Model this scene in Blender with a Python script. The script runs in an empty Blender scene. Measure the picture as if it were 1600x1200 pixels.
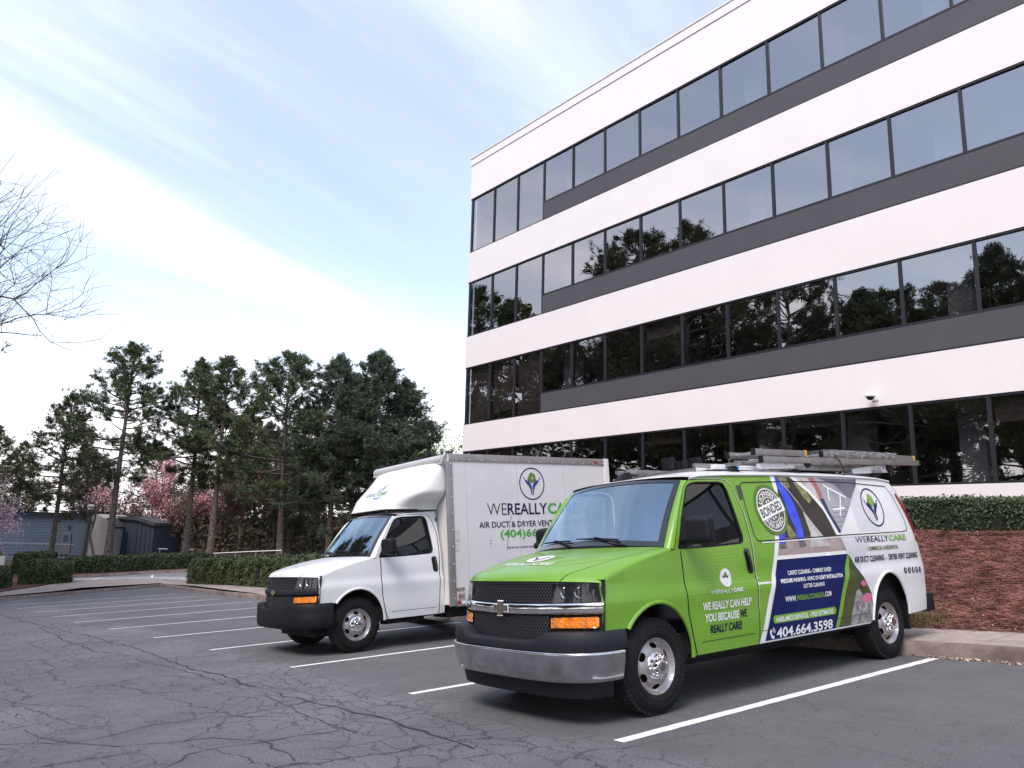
import bpy, bmesh, math, random
import numpy as np
from mathutils import Vector, Matrix
from mathutils.geometry import delaunay_2d_cdt

S = bpy.context.scene
COL = S.collection
R = math.radians
random.seed(7)

# ------------------------------------------------------------------ camera, sky, sun, exposure
EYE = 1.41
cam_d = bpy.data.cameras.new('camera')
cam_d.lens = 27.0
cam_d.sensor_width = 36.0
cam_d.clip_start = 0.05
cam_d.clip_end = 3000
cam = bpy.data.objects.new('camera', cam_d)
COL.objects.link(cam)
CR = Vector((0.78171334, -0.62324388, 0.02216587)).normalized()
CF = Vector((0.60953535, 0.77106929, 0.1841706))
CF = (CF - CR * CF.dot(CR)).normalized()
CU = CR.cross(CF)
cam.matrix_world = Matrix((
    (CR.x, CU.x, -CF.x, 0), (CR.y, CU.y, -CF.y, 0), (CR.z, CU.z, -CF.z, EYE), (0, 0, 0, 1)))
S.camera = cam

SUN_DIR = Vector((-0.58, -0.24, 0.78)).normalized()      # towards the sun
SUN_EL = math.asin(SUN_DIR.z)
wd = bpy.data.worlds.new('World')
S.world = wd
wd.use_nodes = True
nt = wd.node_tree
N, LK = nt.nodes, nt.links
bg = N['Background']
bg.inputs['Strength'].default_value = 0.15
sky = N.new('ShaderNodeTexSky')
sky.sky_type = 'NISHITA'
sky.sun_disc = False
sky.sun_elevation = SUN_EL
sky.sun_rotation = math.atan2(SUN_DIR.x, SUN_DIR.y)
sky.air_density = 1.35
sky.dust_density = 0.8
sky.ozone_density = 2.0
tc = N.new('ShaderNodeTexCoord')
sep = N.new('ShaderNodeSeparateXYZ')
LK.new(tc.outputs['Generated'], sep.inputs[0])
def math_node(nodes, links, op, a, b=None, clamp=False):
    n = nodes.new('ShaderNodeMath'); n.operation = op; n.use_clamp = clamp
    for i, v in enumerate((a, b)):
        if v is None: continue
        if isinstance(v, (int, float)): n.inputs[i].default_value = v
        else: links.new(v, n.inputs[i])
    return n.outputs[0]
zc_ = math_node(N, LK, 'ADD', math_node(N, LK, 'MAXIMUM', sep.outputs['Z'], 0.0), 0.10)
px_ = math_node(N, LK, 'DIVIDE', sep.outputs['X'], zc_)
py_ = math_node(N, LK, 'DIVIDE', sep.outputs['Y'], zc_)
cmb = N.new('ShaderNodeCombineXYZ')
LK.new(px_, cmb.inputs[0]); LK.new(py_, cmb.inputs[1])
def cloud_layer(rot, scale, sx, sy, lo, hi, detail, dist, off):
    mp = N.new('ShaderNodeMapping'); mp.vector_type = 'TEXTURE'
    mp.inputs['Rotation'].default_value = (0, 0, R(rot))
    mp.inputs['Scale'].default_value = (sx, sy, 1)
    mp.inputs['Location'].default_value = (off, off * 0.7, 0)
    LK.new(cmb.outputs[0], mp.inputs[0])
    nz = N.new('ShaderNodeTexNoise')
    nz.inputs['Scale'].default_value = scale
    nz.inputs['Detail'].default_value = detail
    nz.inputs['Roughness'].default_value = 0.55
    nz.inputs['Distortion'].default_value = dist
    LK.new(mp.outputs[0], nz.inputs['Vector'])
    mr = N.new('ShaderNodeMapRange'); mr.interpolation_type = 'SMOOTHSTEP'
    mr.inputs['From Min'].default_value = lo
    mr.inputs['From Max'].default_value = hi
    LK.new(nz.outputs['Fac'], mr.inputs['Value'])
    return mr.outputs[0]
c1 = cloud_layer(10, 0.50, 3.4, 0.92, 0.42, 0.76, 6, 0.6, 3.1)
c2 = cloud_layer(16, 1.2, 4.2, 0.75, 0.46, 0.82, 8, 0.9, 8.4)
c3 = cloud_layer(14, 0.22, 2.0, 1.0, 0.40, 0.72, 3, 0.2, 1.7)
cs = math_node(N, LK, 'ADD', math_node(N, LK, 'MULTIPLY', c1, 0.48), math_node(N, LK, 'MULTIPLY', c2, 0.36))
cs = math_node(N, LK, 'ADD', cs, math_node(N, LK, 'MULTIPLY', c3, 0.25), True)
# thin cloud veil thickens towards the horizon, where one looks along the layer
hz = N.new('ShaderNodeMapRange'); hz.interpolation_type = 'SMOOTHSTEP'
hz.inputs['From Min'].default_value = 0.02; hz.inputs['From Max'].default_value = 0.33
hz.inputs['To Min'].default_value = 0.78; hz.inputs['To Max'].default_value = 0.16
LK.new(sep.outputs['Z'], hz.inputs['Value'])
cf = math_node(N, LK, 'MAXIMUM', cs, hz.outputs[0])
cf = math_node(N, LK, 'ADD', math_node(N, LK, 'MULTIPLY', cf, 0.6), math_node(N, LK, 'MULTIPLY', math_node(N, LK, 'ADD', cs, hz.outputs[0], True), 0.4), True)
mix = N.new('ShaderNodeMixRGB')
mix.inputs[2].default_value = (7.7, 7.45, 7.9, 1)
LK.new(cf, mix.inputs[0]); LK.new(sky.outputs[0], mix.inputs[1])
LK.new(mix.outputs[0], bg.inputs['Color'])

sun_d = bpy.data.lights.new('sun', 'SUN')
sun_d.energy = 2.0
sun_d.angle = R(28)
sun_d.color = (1.0, 0.90, 0.83)
sun = bpy.data.objects.new('sun', sun_d)
COL.objects.link(sun)
sun.rotation_euler = SUN_DIR.to_track_quat('Z', 'Y').to_euler()
S.view_settings.view_transform = 'Standard'
S.view_settings.look = 'None'
S.view_settings.exposure = 0.68
S.view_settings.gamma = 1.0
S.view_settings.use_curve_mapping = False
S.cycles.max_bounces = 8
S.cycles.transparent_max_bounces = 12
S.cycles.use_denoising = True

# ------------------------------------------------------------------ frames of reference
# world: X towards the office building, Y to the left along its front, Z up.
# the car park is a plane that falls to the left and rises to the building.
LX = Vector((0.99923568, -0.01617046, 0.03558898))
LY = Vector((0.01835915, 0.99790372, -0.06205729))
LZ = LX.cross(LY).normalized(); LY = LZ.cross(LX).normalized()
LO = Vector((0, 0, EYE)) - LZ * EYE
LOT = Matrix(((LX.x, LY.x, LZ.x, LO.x), (LX.y, LY.y, LZ.y, LO.y), (LX.z, LY.z, LZ.z, LO.z), (0, 0, 0, 1)))
LOTI = LOT.inverted()
def gz(y):
    """height of the ground over the car-park plane: it flattens out to the left"""
    z = 0.0
    if y > 9: z += 0.0095 * (y - 9)
    if y > 44: z += 0.050 * (y - 44)
    if y > 70: z += 0.004 * (y - 70)
    if y < -2: z += -0.0 * (y + 2)
    return z
def lotw(x, y, z=0.0):
    return LOT @ Vector((x, y, z + gz(y)))
def lotm(x, y, z=0.0, rz=0.0, pitch=0.0):
    return LOT @ Matrix.Translation((x, y, z + gz(y))) @ Matrix.Rotation(rz, 4, 'Z') @ Matrix.Rotation(pitch, 4, 'Y')
def at(px, py, depth):
    """world point on the sight line through photo pixel (px, py) at a distance along the view axis"""
    return Vector((0, 0, EYE)) + (CR * ((px - 800) / 1200) - CU * ((py - 600) / 1200) + CF) * depth
def ground(px, py):
    """(x, y) in the car-park frame of the ground point seen at a photo pixel"""
    d = LOTI.to_3x3() @ (CR * ((px - 800) / 1200) - CU * ((py - 600) / 1200) + CF)
    lo, hi = 0.5, 400.0
    f = lambda t: EYE + d.z * t - gz(d.y * t)
    for _ in range(60):
        m = (lo + hi) / 2
        if f(m) > 0: lo = m
        else: hi = m
    return d.x * lo, d.y * lo

# ------------------------------------------------------------------ materials
MATS = {}
def mat(name, col, rough=0.6, metal=0.0, coat=0.0, var=0.0, vscale=8.0, bump=0.0, bscale=40.0, spec=0.5, sheen=0.0, detail=6.0, col2=None, trans=0.0):
    if name in MATS: return MATS[name]
    m = bpy.data.materials.new(name); m.use_nodes = True
    t = m.node_tree; b = t.nodes['Principled BSDF']
    b.inputs['Base Color'].default_value = (*col, 1)
    b.inputs['Roughness'].default_value = rough
    b.inputs['Metallic'].default_value = metal
    b.inputs['Specular IOR Level'].default_value = spec
    b.inputs['Coat Weight'].default_value = coat
    b.inputs['Coat Roughness'].default_value = 0.04
    if trans: b.inputs['Transmission Weight'].default_value = trans
    if var or bump or col2:
        c = t.nodes.new('ShaderNodeTexCoord')
        n = t.nodes.new('ShaderNodeTexNoise')
        n.inputs['Scale'].default_value = vscale; n.inputs['Detail'].default_value = detail
        n.inputs['Roughness'].default_value = 0.6
        t.links.new(c.outputs['Object'], n.inputs['Vector'])
        if var or col2:
            r = t.nodes.new('ShaderNodeValToRGB')
            a = col2 if col2 else tuple(x * (1 - var) for x in col)
            z = col if col2 else tuple(min(1, x * (1 + var)) for x in col)
            r.color_ramp.elements[0].position = 0.32; r.color_ramp.elements[1].position = 0.68
            r.color_ramp.elements[0].color = (*a, 1); r.color_ramp.elements[1].color = (*z, 1)
            t.links.new(n.outputs['Fac'], r.inputs[0]); t.links.new(r.outputs[0], b.inputs['Base Color'])
        if bump:
            n2 = t.nodes.new('ShaderNodeTexNoise'); n2.inputs['Scale'].default_value = bscale; n2.inputs['Detail'].default_value = 5
            t.links.new(c.outputs['Object'], n2.inputs['Vector'])
            bp = t.nodes.new('ShaderNodeBump'); bp.inputs['Strength'].default_value = bump; bp.inputs['Distance'].default_value = 0.02
            t.links.new(n2.outputs['Fac'], bp.inputs['Height']); t.links.new(bp.outputs[0], b.inputs['Normal'])
    MATS[name] = m
    return m
def glass(name, tint, base, fres, rough=0.0, gcol=(1, 1, 1), wavy=0.0):
    """thin sheet glass: tinted see-through plus mirror reflection (base amount + Fresnel)"""
    if name in MATS: return MATS[name]
    m = bpy.data.materials.new(name); m.use_nodes = True
    t = m.node_tree; t.nodes.clear()
    o = t.nodes.new('ShaderNodeOutputMaterial'); mx = t.nodes.new('ShaderNodeMixShader')
    tr = t.nodes.new('ShaderNodeBsdfTransparent'); tr.inputs[0].default_value = (*tint, 1)
    gl = t.nodes.new('ShaderNodeBsdfGlossy'); gl.inputs['Roughness'].default_value = rough
    gl.inputs['Color'].default_value = (*gcol, 1)
    if wavy:
        c = t.nodes.new('ShaderNodeTexCoord'); nz = t.nodes.new('ShaderNodeTexNoise'); nz.inputs['Scale'].default_value = 1.1; nz.inputs['Detail'].default_value = 1.0
        t.links.new(c.outputs['Object'], nz.inputs['Vector'])
        bp = t.nodes.new('ShaderNodeBump'); bp.inputs['Strength'].default_value = 1.0; bp.inputs['Distance'].default_value = wavy
        t.links.new(nz.outputs['Fac'], bp.inputs['Height']); t.links.new(bp.outputs[0], gl.inputs['Normal'])
    lw = t.nodes.new('ShaderNodeLayerWeight'); lw.inputs[0].default_value = 0.5
    f0 = ((fres - 1) / (fres + 1)) ** 2 + base
    p5 = math_node(t.nodes, t.links, 'POWER', lw.outputs['Facing'], 5.0)
    ad = math_node(t.nodes, t.links, 'ADD', math_node(t.nodes, t.links, 'MULTIPLY', p5, 1 - f0), f0, True)
    t.links.new(ad, mx.inputs[0]); t.links.new(tr.outputs[0], mx.inputs[1]); t.links.new(gl.outputs[0], mx.inputs[2])
    t.links.new(mx.outputs[0], o.inputs[0])
    MATS[name] = m
    return m

# ------------------------------------------------------------------ mesh helpers
class MB:
    def __init__(s): s.v = []; s.f = []; s.m = []
    def add(s, vs, fs, mi=0):
        o = len(s.v); s.v.extend([tuple(p) for p in vs])
        s.f.extend([tuple(i + o for i in f) for f in fs]); s.m.extend([mi] * len(fs)); return s
    def box(s, x0, x1, y0, y1, z0, z1, mi=0, M=None):
        vs = [Vector((x, y, z)) for x in (x0, x1) for y in (y0, y1) for z in (z0, z1)]
        if M is not None: vs = [M @ p for p in vs]
        return s.add(vs, [(0, 1, 3, 2), (4, 6, 7, 5), (0, 4, 5, 1), (2, 3, 7, 6), (0, 2, 6, 4), (1, 5, 7, 3)], mi)
    def rbox(s, x0, x1, y0, y1, z0, z1, r=0.01, mi=0, M=None):
        """box with chamfered edges"""
        lo = (x0, y0, z0); hi = (x1, y1, z1); c = [(a + b) / 2 for a, b in zip(lo, hi)]
        bm = bmesh.new(); bmesh.ops.create_cube(bm, size=1)
        for v in bm.verts: v.co = Vector([c[i] + v.co[i] * (hi[i] - lo[i]) for i in range(3)])
        bmesh.ops.bevel(bm, geom=bm.edges[:], offset=r, segments=2, affect='EDGES', profile=0.6)
        if M is not None: bm.transform(M)
        s.bm(bm, mi); return s
    def bm(s, bm, mi=0):
        bm.verts.index_update()
        s.add([v.co.copy() for v in bm.verts], [[v.index for v in f.verts] for f in bm.faces], mi); bm.free(); return s
    def tube(s, pts, r, n=8, mi=0, caps=True):
        pts = [Vector(p) for p in pts]; k = len(pts)
        rs = r if isinstance(r, (list, tuple)) else [r] * k
        vs = []; fs = []
        up = Vector((0, 0, 1)); prev = None
        for i, p in enumerate(pts):
            d = (pts[min(i + 1, k - 1)] - pts[max(i - 1, 0)])
            d = d.normalized() if d.length > 1e-9 else Vector((0, 0, 1))
            if prev is None:
                a = d.cross(up) if abs(d.z) < 0.95 else d.cross(Vector((1, 0, 0)))
            else: a = prev - d * prev.dot(d)
            a.normalize(); prev = a; b = d.cross(a)
            for j in range(n):
                t = 2 * math.pi * j / n
                vs.append(p + (a * math.cos(t) + b * math.sin(t)) * rs[i])
        for i in range(k - 1):
            for j in range(n):
                j2 = (j + 1) % n
                fs.append((i * n + j, i * n + j2, (i + 1) * n + j2, (i + 1) * n + j))
        if caps: fs.append(tuple(range(n - 1, -1, -1))); fs.append(tuple((k - 1) * n + j for j in range(n)))
        return s.add(vs, fs, mi)
    def lathe(s, prof, n=32, c=(0, 0, 0), axis='Y', mi=0, sgn=1):
        """profile of (radius, offset along axis)"""
        vs = []; fs = []
        for r, h in prof:
            for j in range(n):
                t = 2 * math.pi * j / n
                a, b = r * math.cos(t), r * math.sin(t)
                vs.append({'Y': (c[0] + a, c[1] + sgn * h, c[2] + b), 'Z': (c[0] + a, c[1] + b, c[2] + h), 'X': (c[0] + sgn * h, c[1] + a, c[2] + b)}[axis])
        for i in range(len(prof) - 1):
            for j in range(n):
                j2 = (j + 1) % n
                fs.append((i * n + j, i * n + j2, (i + 1) * n + j2, (i + 1) * n + j))
        return s.add(vs, fs, mi)
    def grid(s, fn, nu, nv, mi=0, flip=False):
        vs = [fn(i / nu, j / nv) for i in range(nu + 1) for j in range(nv + 1)]
        fs = []
        for i in range(nu):
            for j in range(nv):
                a = i * (nv + 1) + j; q = (a, a + nv + 1, a + nv + 2, a + 1)
                fs.append(q[::-1] if flip else q)
        return s.add(vs, fs, mi)
    def sheet(s, outline, holes, fn, sp=0.05, mi=0, flip=False):
        """triangulated 2-D region with holes, mapped into space by fn(a, b)"""
        def resample(poly):
            out = []
            for i, p in enumerate(poly):
                q = poly[(i + 1) % len(poly)]
                L = math.dist(p, q); k = max(1, int(math.ceil(L / sp)))
                for j in range(k): out.append((p[0] + (q[0] - p[0]) * j / k, p[1] + (q[1] - p[1]) * j / k))
            return out
        loops = [resample(outline)] + [resample(h) for h in holes]
        pts = []; edges = []
        for lp in loops:
            o = len(pts); pts += lp; edges += [(o + i, o + (i + 1) % len(lp)) for i in range(len(lp))]
        arr = [np.array(lp) for lp in loops]
        def inside(P, poly):
            x, y = P[:, 0], P[:, 1]; c = np.zeros(len(P), bool)
            n = len(poly)
            for i in range(n):
                x1, y1 = poly[i]; x2, y2 = poly[i - 1]
                cond = ((y1 > y) != (y2 > y))
                with np.errstate(divide='ignore', invalid='ignore'):
                    xx = (x2 - x1) * (y - y1) / (y2 - y1 + 1e-15) + x1
                c ^= cond & (x < xx)
            return c
        def ok(P):
            m = inside(P, arr[0])
            for h in arr[1:]: m &= ~inside(P, h)
            return m
        mn = arr[0].min(0); mx_ = arr[0].max(0)
        if (mx_ - mn).max() > sp * 1.5:
            gx = np.arange(mn[0] + sp * .5, mx_[0], sp); gy = np.arange(mn[1] + sp * .5, mx_[1], sp * 0.87)
            G = np.array([(x + (sp * .5 if j % 2 else 0), y) for j, y in enumerate(gy) for x in gx])
            if len(G):
                G = G[ok(G)]
                B = np.concatenate(arr)
                if len(G):
                    d2 = ((G[:, None, :] - B[None]) ** 2).sum(2).min(1) if len(G) * len(B) < 4e6 else np.full(len(G), 9.)
                    G = G[d2 > (sp * .45) ** 2]
                    pts = pts + [tuple(g) for g in G]
        vo, eo, fo = delaunay_2d_cdt([Vector(p) for p in pts], edges, [], 0, 1e-6)[:3]
        V2 = np.array([tuple(v) for v in vo]); F = [tuple(f) for f in fo]
        cen = np.array([V2[list(f)].mean(0) for f in F]); keep = ok(cen)
        out = []
        for f, k in zip(F, keep):
            if not k: continue
            a, b, c = V2[f[0]], V2[f[1]], V2[f[2]]
            ccw = (b[0] - a[0]) * (c[1] - a[1]) - (b[1] - a[1]) * (c[0] - a[0]) > 0
            out.append(f if ccw != flip else f[::-1])
        return s.add([fn(float(p[0]), float(p[1])) for p in V2], out, mi)
    def build(s, name, mats, parent=None, smooth=35, M=None):
        me = bpy.data.meshes.new(name)
        me.from_pydata(s.v, [], s.f)
        ms = mats if isinstance(mats, (list, tuple)) else [mats]
        for m in ms: me.materials.append(m)
        if len(ms) > 1: me.polygons.foreach_set('material_index', s.m)
        if smooth:
            me.polygons.foreach_set('use_smooth', [True] * len(me.polygons))
            me.set_sharp_from_angle(angle=R(smooth))
        me.update()
        o = bpy.data.objects.new(name, me); COL.objects.link(o)
        if parent is not None: o.parent = parent
        if M is not None: o.matrix_world = M
        return o
def quick(name, V, F, m, parent=None, smooth=False):
    """fast mesh from numpy arrays; F is (n, k)"""
    me = bpy.data.meshes.new(name)
    V = np.asarray(V, np.float32); F = np.asarray(F, np.int32); n, k = F.shape
    me.vertices.add(len(V)); me.vertices.foreach_set('co', V.ravel())
    me.loops.add(n * k); me.loops.foreach_set('vertex_index', F.ravel())
    me.polygons.add(n); me.polygons.foreach_set('loop_start', np.arange(0, n * k, k, dtype=np.int32))
    if smooth: me.polygons.foreach_set('use_smooth', np.ones(n, bool))
    me.materials.append(m); me.update(calc_edges=True)
    o = bpy.data.objects.new(name, me); COL.objects.link(o)
    if parent is not None: o.parent = parent
    return o
def tag(o, label=None, cat=None, group=None, kind=None):
    if label: o['label'] = label
    if cat: o['category'] = cat
    if group: o['group'] = group
    if kind: o['kind'] = kind
    return o
def empty(name, M=None):
    o = bpy.data.objects.new(name, None); o.empty_display_size = 0.3; COL.objects.link(o)
    if M is not None: o.matrix_world = M
    return o
def struct(o): o['kind'] = 'structure'; return o
def interp(x, xs, ys):
    return float(np.interp(x, xs, ys))
def spline(x, xs, ys):
    """smooth (monotone-ish Hermite) interpolation"""
    if x <= xs[0]: return ys[0]
    if x >= xs[-1]: return ys[-1]
    i = max(j for j in range(len(xs) - 1) if xs[j] <= x)
    def slope(j):
        if j == 0: return (ys[1] - ys[0]) / (xs[1] - xs[0])
        if j == len(xs) - 1: return (ys[-1] - ys[-2]) / (xs[-1] - xs[-2])
        return (ys[j + 1] - ys[j - 1]) / (xs[j + 1] - xs[j - 1])
    hh = xs[i + 1] - xs[i]; t = (x - xs[i]) / hh
    return ((2 * t**3 - 3 * t**2 + 1) * ys[i] + (t**3 - 2 * t**2 + t) * hh * slope(i)
            + (-2 * t**3 + 3 * t**2) * ys[i + 1] + (t**3 - t**2) * hh * slope(i + 1))
def smooth01(t):
    t = max(0., min(1., t)); return t * t * (3 - 2 * t)
# ------------------------------------------------------------------ ground materials
def node_mat(name):
    m = bpy.data.materials.new(name); m.use_nodes = True
    MATS[name] = m
    return m, m.node_tree.nodes, m.node_tree.links, m.node_tree.nodes['Principled BSDF']
def noise(n, l, vec, scale, detail=5, rough=0.6, dist=0.0):
    t = n.new('ShaderNodeTexNoise'); t.inputs['Scale'].default_value = scale
    t.inputs['Detail'].default_value = detail; t.inputs['Roughness'].default_value = rough; t.inputs['Distortion'].default_value = dist
    l.new(vec, t.inputs['Vector']); return t
def rng(n, l, v, a, b, c=0.0, d=1.0, sm=False):
    t = n.new('ShaderNodeMapRange'); t.interpolation_type = 'SMOOTHSTEP' if sm else 'LINEAR'
    t.inputs['From Min'].default_value = a; t.inputs['From Max'].default_value = b
    t.inputs['To Min'].default_value = c; t.inputs['To Max'].default_value = d
    l.new(v, t.inputs['Value']); return t.outputs[0]
def mixc(n, l, f, a, b):
    t = n.new('ShaderNodeMixRGB')
    if isinstance(f, float): t.inputs[0].default_value = f
    else: l.new(f, t.inputs[0])
    for i, c in ((1, a), (2, b)):
        if isinstance(c, tuple): t.inputs[i].default_value = (*c, 1)
        else: l.new(c, t.inputs[i])
    return t.outputs[0]

def asphalt_material():
    m, n, l, b = node_mat('asphalt')
    c = n.new('ShaderNodeTexCoord').outputs['Object']
    big = noise(n, l, c, 0.30, 7, 0.65)
    mid = noise(n, l, c, 1.6, 6)
    fine = noise(n, l, c, 62, 4, 0.8)
    base = mixc(n, l, rng(n, l, big.outputs['Fac'], 0.35, 0.65), (0.125, 0.121, 0.128), (0.200, 0.194, 0.198))
    base = mixc(n, l, rng(n, l, mid.outputs['Fac'], 0.40, 0.72, 0.0, 0.6), base, (0.108, 0.104, 0.110))
    sp = n.new('ShaderNodeMixRGB'); sp.blend_type = 'MULTIPLY'; sp.inputs[0].default_value = 1.0
    l.new(base, sp.inputs[1])
    v = rng(n, l, fine.outputs['Fac'], 0.3, 0.7, 0.25, 1.75)
    cb = n.new('ShaderNodeCombineXYZ')
    for i in range(3): l.new(v, cb.inputs[i])
    l.new(cb.outputs[0], sp.inputs[2])
    base = sp.outputs[0]
    # stall bays: smoother, sealed, a little darker
    sx = n.new('ShaderNodeSeparateXYZ'); l.new(c, sx.inputs[0])
    bay = math_node(n, l, 'ADD', sx.outputs['X'], math_node(n, l, 'MULTIPLY', mid.outputs['Fac'], 0.5))
    bay = rng(n, l, bay, 4.2, 4.7, 0, 1, True)
    base = mixc(n, l, math_node(n, l, 'MULTIPLY', bay, 0.45), base, (0.094, 0.096, 0.100))
    # cracks
    wv = noise(n, l, c, 1.6, 6, 0.7)
    add = n.new('ShaderNodeVectorMath'); add.operation = 'MULTIPLY_ADD'
    l.new(wv.outputs['Color'], add.inputs[0]); add.inputs[1].default_value = (0.55, 0.55, 0.0); l.new(c, add.inputs[2])
    def cracks(scale, wdt, sx_, sy_, rot):
        mp = n.new('ShaderNodeMapping'); mp.inputs['Scale'].default_value = (sx_, sy_, 1); mp.inputs['Rotation'].default_value = (0, 0, R(rot))
        l.new(add.outputs[0], mp.inputs[0])
        vo = n.new('ShaderNodeTexVoronoi'); vo.voronoi_dimensions = '2D'; vo.feature = 'DISTANCE_TO_EDGE'; vo.inputs['Scale'].default_value = scale
        l.new(mp.outputs[0], vo.inputs['Vector'])
        return rng(n, l, vo.outputs['Distance'], wdt * 0.25, wdt, 1, 0)
    k1 = cracks(0.75, 0.009, 1.0, 0.5, 20)
    k2 = cracks(2.1, 0.019, 1.0, 0.6, 10)
    k3 = cracks(4.6, 0.042, 0.9, 0.5, 15)
    msk1 = rng(n, l, noise(n, l, c, 0.5, 3).outputs['Fac'], 0.38, 0.50, 0.25, 1, True)
    msk2 = rng(n, l, noise(n, l, c, 0.33, 3, 0.5, 0.3).outputs['Fac'], 0.40, 0.54, 0.05, 1, True)
    inv = math_node(n, l, 'SUBTRACT', 1.0, math_node(n, l, 'MULTIPLY', bay, 0.65))
    kk = math_node(n, l, 'MAXIMUM', math_node(n, l, 'MULTIPLY', k1, msk1), math_node(n, l, 'MULTIPLY', math_node(n, l, 'MULTIPLY', k2, msk2), 0.8))
    msk3 = rng(n, l, noise(n, l, c, 0.42, 4, 0.6, 0.5).outputs['Fac'], 0.42, 0.56, 0, 0.8, True)
    kk = math_node(n, l, 'MAXIMUM', kk, math_node(n, l, 'MULTIPLY', k3, msk3))
    jag = rng(n, l, noise(n, l, c, 5.0, 5, 0.7).outputs['Fac'], 0.34, 0.48, 0.35, 1)
    kk = math_node(n, l, 'MULTIPLY', math_node(n, l, 'MULTIPLY', kk, jag), inv)
    base = mixc(n, l, math_node(n, l, 'MULTIPLY', kk, 0.85), base, (0.022, 0.020, 0.022))
    l.new(base, b.inputs['Base Color'])
    b.inputs['Roughness'].default_value = 0.85
    b.inputs['Specular IOR Level'].default_value = 0.35
    h = math_node(n, l, 'SUBTRACT', fine.outputs['Fac'], math_node(n, l, 'MULTIPLY', kk, 1.5))
    bp = n.new('ShaderNodeBump'); bp.inputs['Strength'].default_value = 0.55; bp.inputs['Distance'].default_value = 0.008
    l.new(h, bp.inputs['Height']); l.new(bp.outputs[0], b.inputs['Normal'])
    return m
ASPHALT = asphalt_material()

def two_tone(name, a, b_, scale, rough=0.9, bump=0.3, bscale=30, lo=0.4, hi=0.6, stain=None):
    m, n, l, b = node_mat(name)
    c = n.new('ShaderNodeTexCoord').outputs['Object']
    t = noise(n, l, c, scale, 8, 0.65)
    col = mixc(n, l, rng(n, l, t.outputs['Fac'], lo, hi), a, b_)
    if stain:
        s = noise(n, l, c, scale * 0.12, 4)
        col = mixc(n, l, rng(n, l, s.outputs['Fac'], 0.5, 0.68, 0, 0.75, True), col, stain)
    l.new(col, b.inputs['Base Color']); b.inputs['Roughness'].default_value = rough; b.inputs['Specular IOR Level'].default_value = 0.3
    f = noise(n, l, c, bscale, 5)
    bp = n.new('ShaderNodeBump'); bp.inputs['Strength'].default_value = bump; bp.inputs['Distance'].default_value = 0.02
    l.new(f.outputs['Fac'], bp.inputs['Height']); l.new(bp.outputs[0], b.inputs['Normal'])
    return m
CONCRETE = two_tone('sidewalk_concrete', (0.30, 0.25, 0.22), (0.40, 0.34, 0.30), 6, stain=(0.24, 0.19, 0.17), bump=0.15, bscale=60)
CONCRETE_PALE = two_tone('pale_concrete', (0.36, 0.36, 0.35), (0.46, 0.45, 0.43), 4, stain=(0.28, 0.26, 0.25), bump=0.15, bscale=60)
KERB = two_tone('kerb_concrete', (0.17, 0.13, 0.12), (0.27, 0.21, 0.19), 5, stain=(0.10, 0.075, 0.07), bump=0.2, bscale=50)
MULCH = two_tone('pine_straw', (0.092, 0.036, 0.031), (0.20, 0.086, 0.073), 16, bump=0.35, bscale=60, lo=0.30, hi=0.70)
LITTER = two_tone('woodland_floor', (0.045, 0.050, 0.022), (0.12, 0.085, 0.05), 0.6, bump=0.6, bscale=8)
LANE = two_tone('lane_asphalt', (0.19, 0.19, 0.20), (0.25, 0.25, 0.255), 2.0, bump=0.2, bscale=60)
def paint_material():
    m, n, l, b = node_mat('line_paint')
    c = n.new('ShaderNodeTexCoord').outputs['Object']
    t = noise(n, l, c, 7, 8, 0.75)
    col = mixc(n, l, rng(n, l, t.outputs['Fac'], 0.60, 0.70, 0, 0.8), (0.80, 0.79, 0.79), (0.22, 0.22, 0.23))
    l.new(col, b.inputs['Base Color']); b.inputs['Roughness'].default_value = 0.75
    return m
PAINT = paint_material()

# ------------------------------------------------------------------ terrain and car park
KX = 9.42
def lot_sheet(name, xs, ys, dz, m, keep=None):
    mb = MB(); nx, ny = len(xs), len(ys)
    vs = [(x, y, gz(y) + dz) for x in xs for y in ys]
    fs = [(i * ny + j, (i + 1) * ny + j, (i + 1) * ny + j + 1, i * ny + j + 1) for i in range(nx - 1) for j in range(ny - 1)]
    mb.add(vs, fs)
    o = mb.build(name, m, smooth=60); o.matrix_world = LOT
    return struct(o)
lot_sheet('terrain', [-400, -120, -40, 0, 20, 60, 140, 420], [-150, -40, -2, 9, 20, 44, 52, 60, 70, 100, 160, 420], -0.09, LITTER)
kL = ground(0, 939); kC = ground(249, 917)
kd = ((kL[0] - kC[0]), (kL[1] - kC[1]))
kFar = (kC[0] + kd[0] * 5, kC[1] + kd[1] * 5)
mb = MB()
ol = [(-60, -40), (KX, -40), (KX, 20), (KX + .1, 30), (kC[0], kC[1]), (kL[0], kL[1]), (kFar[0], kFar[1]), (-60, kFar[1])]
mb.sheet(ol, [], lambda a, b: (a, b, gz(b)), sp=2.0)
lot = mb.build('parking_lot', ASPHALT, smooth=60); lot.matrix_world = LOT; struct(lot)

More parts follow.
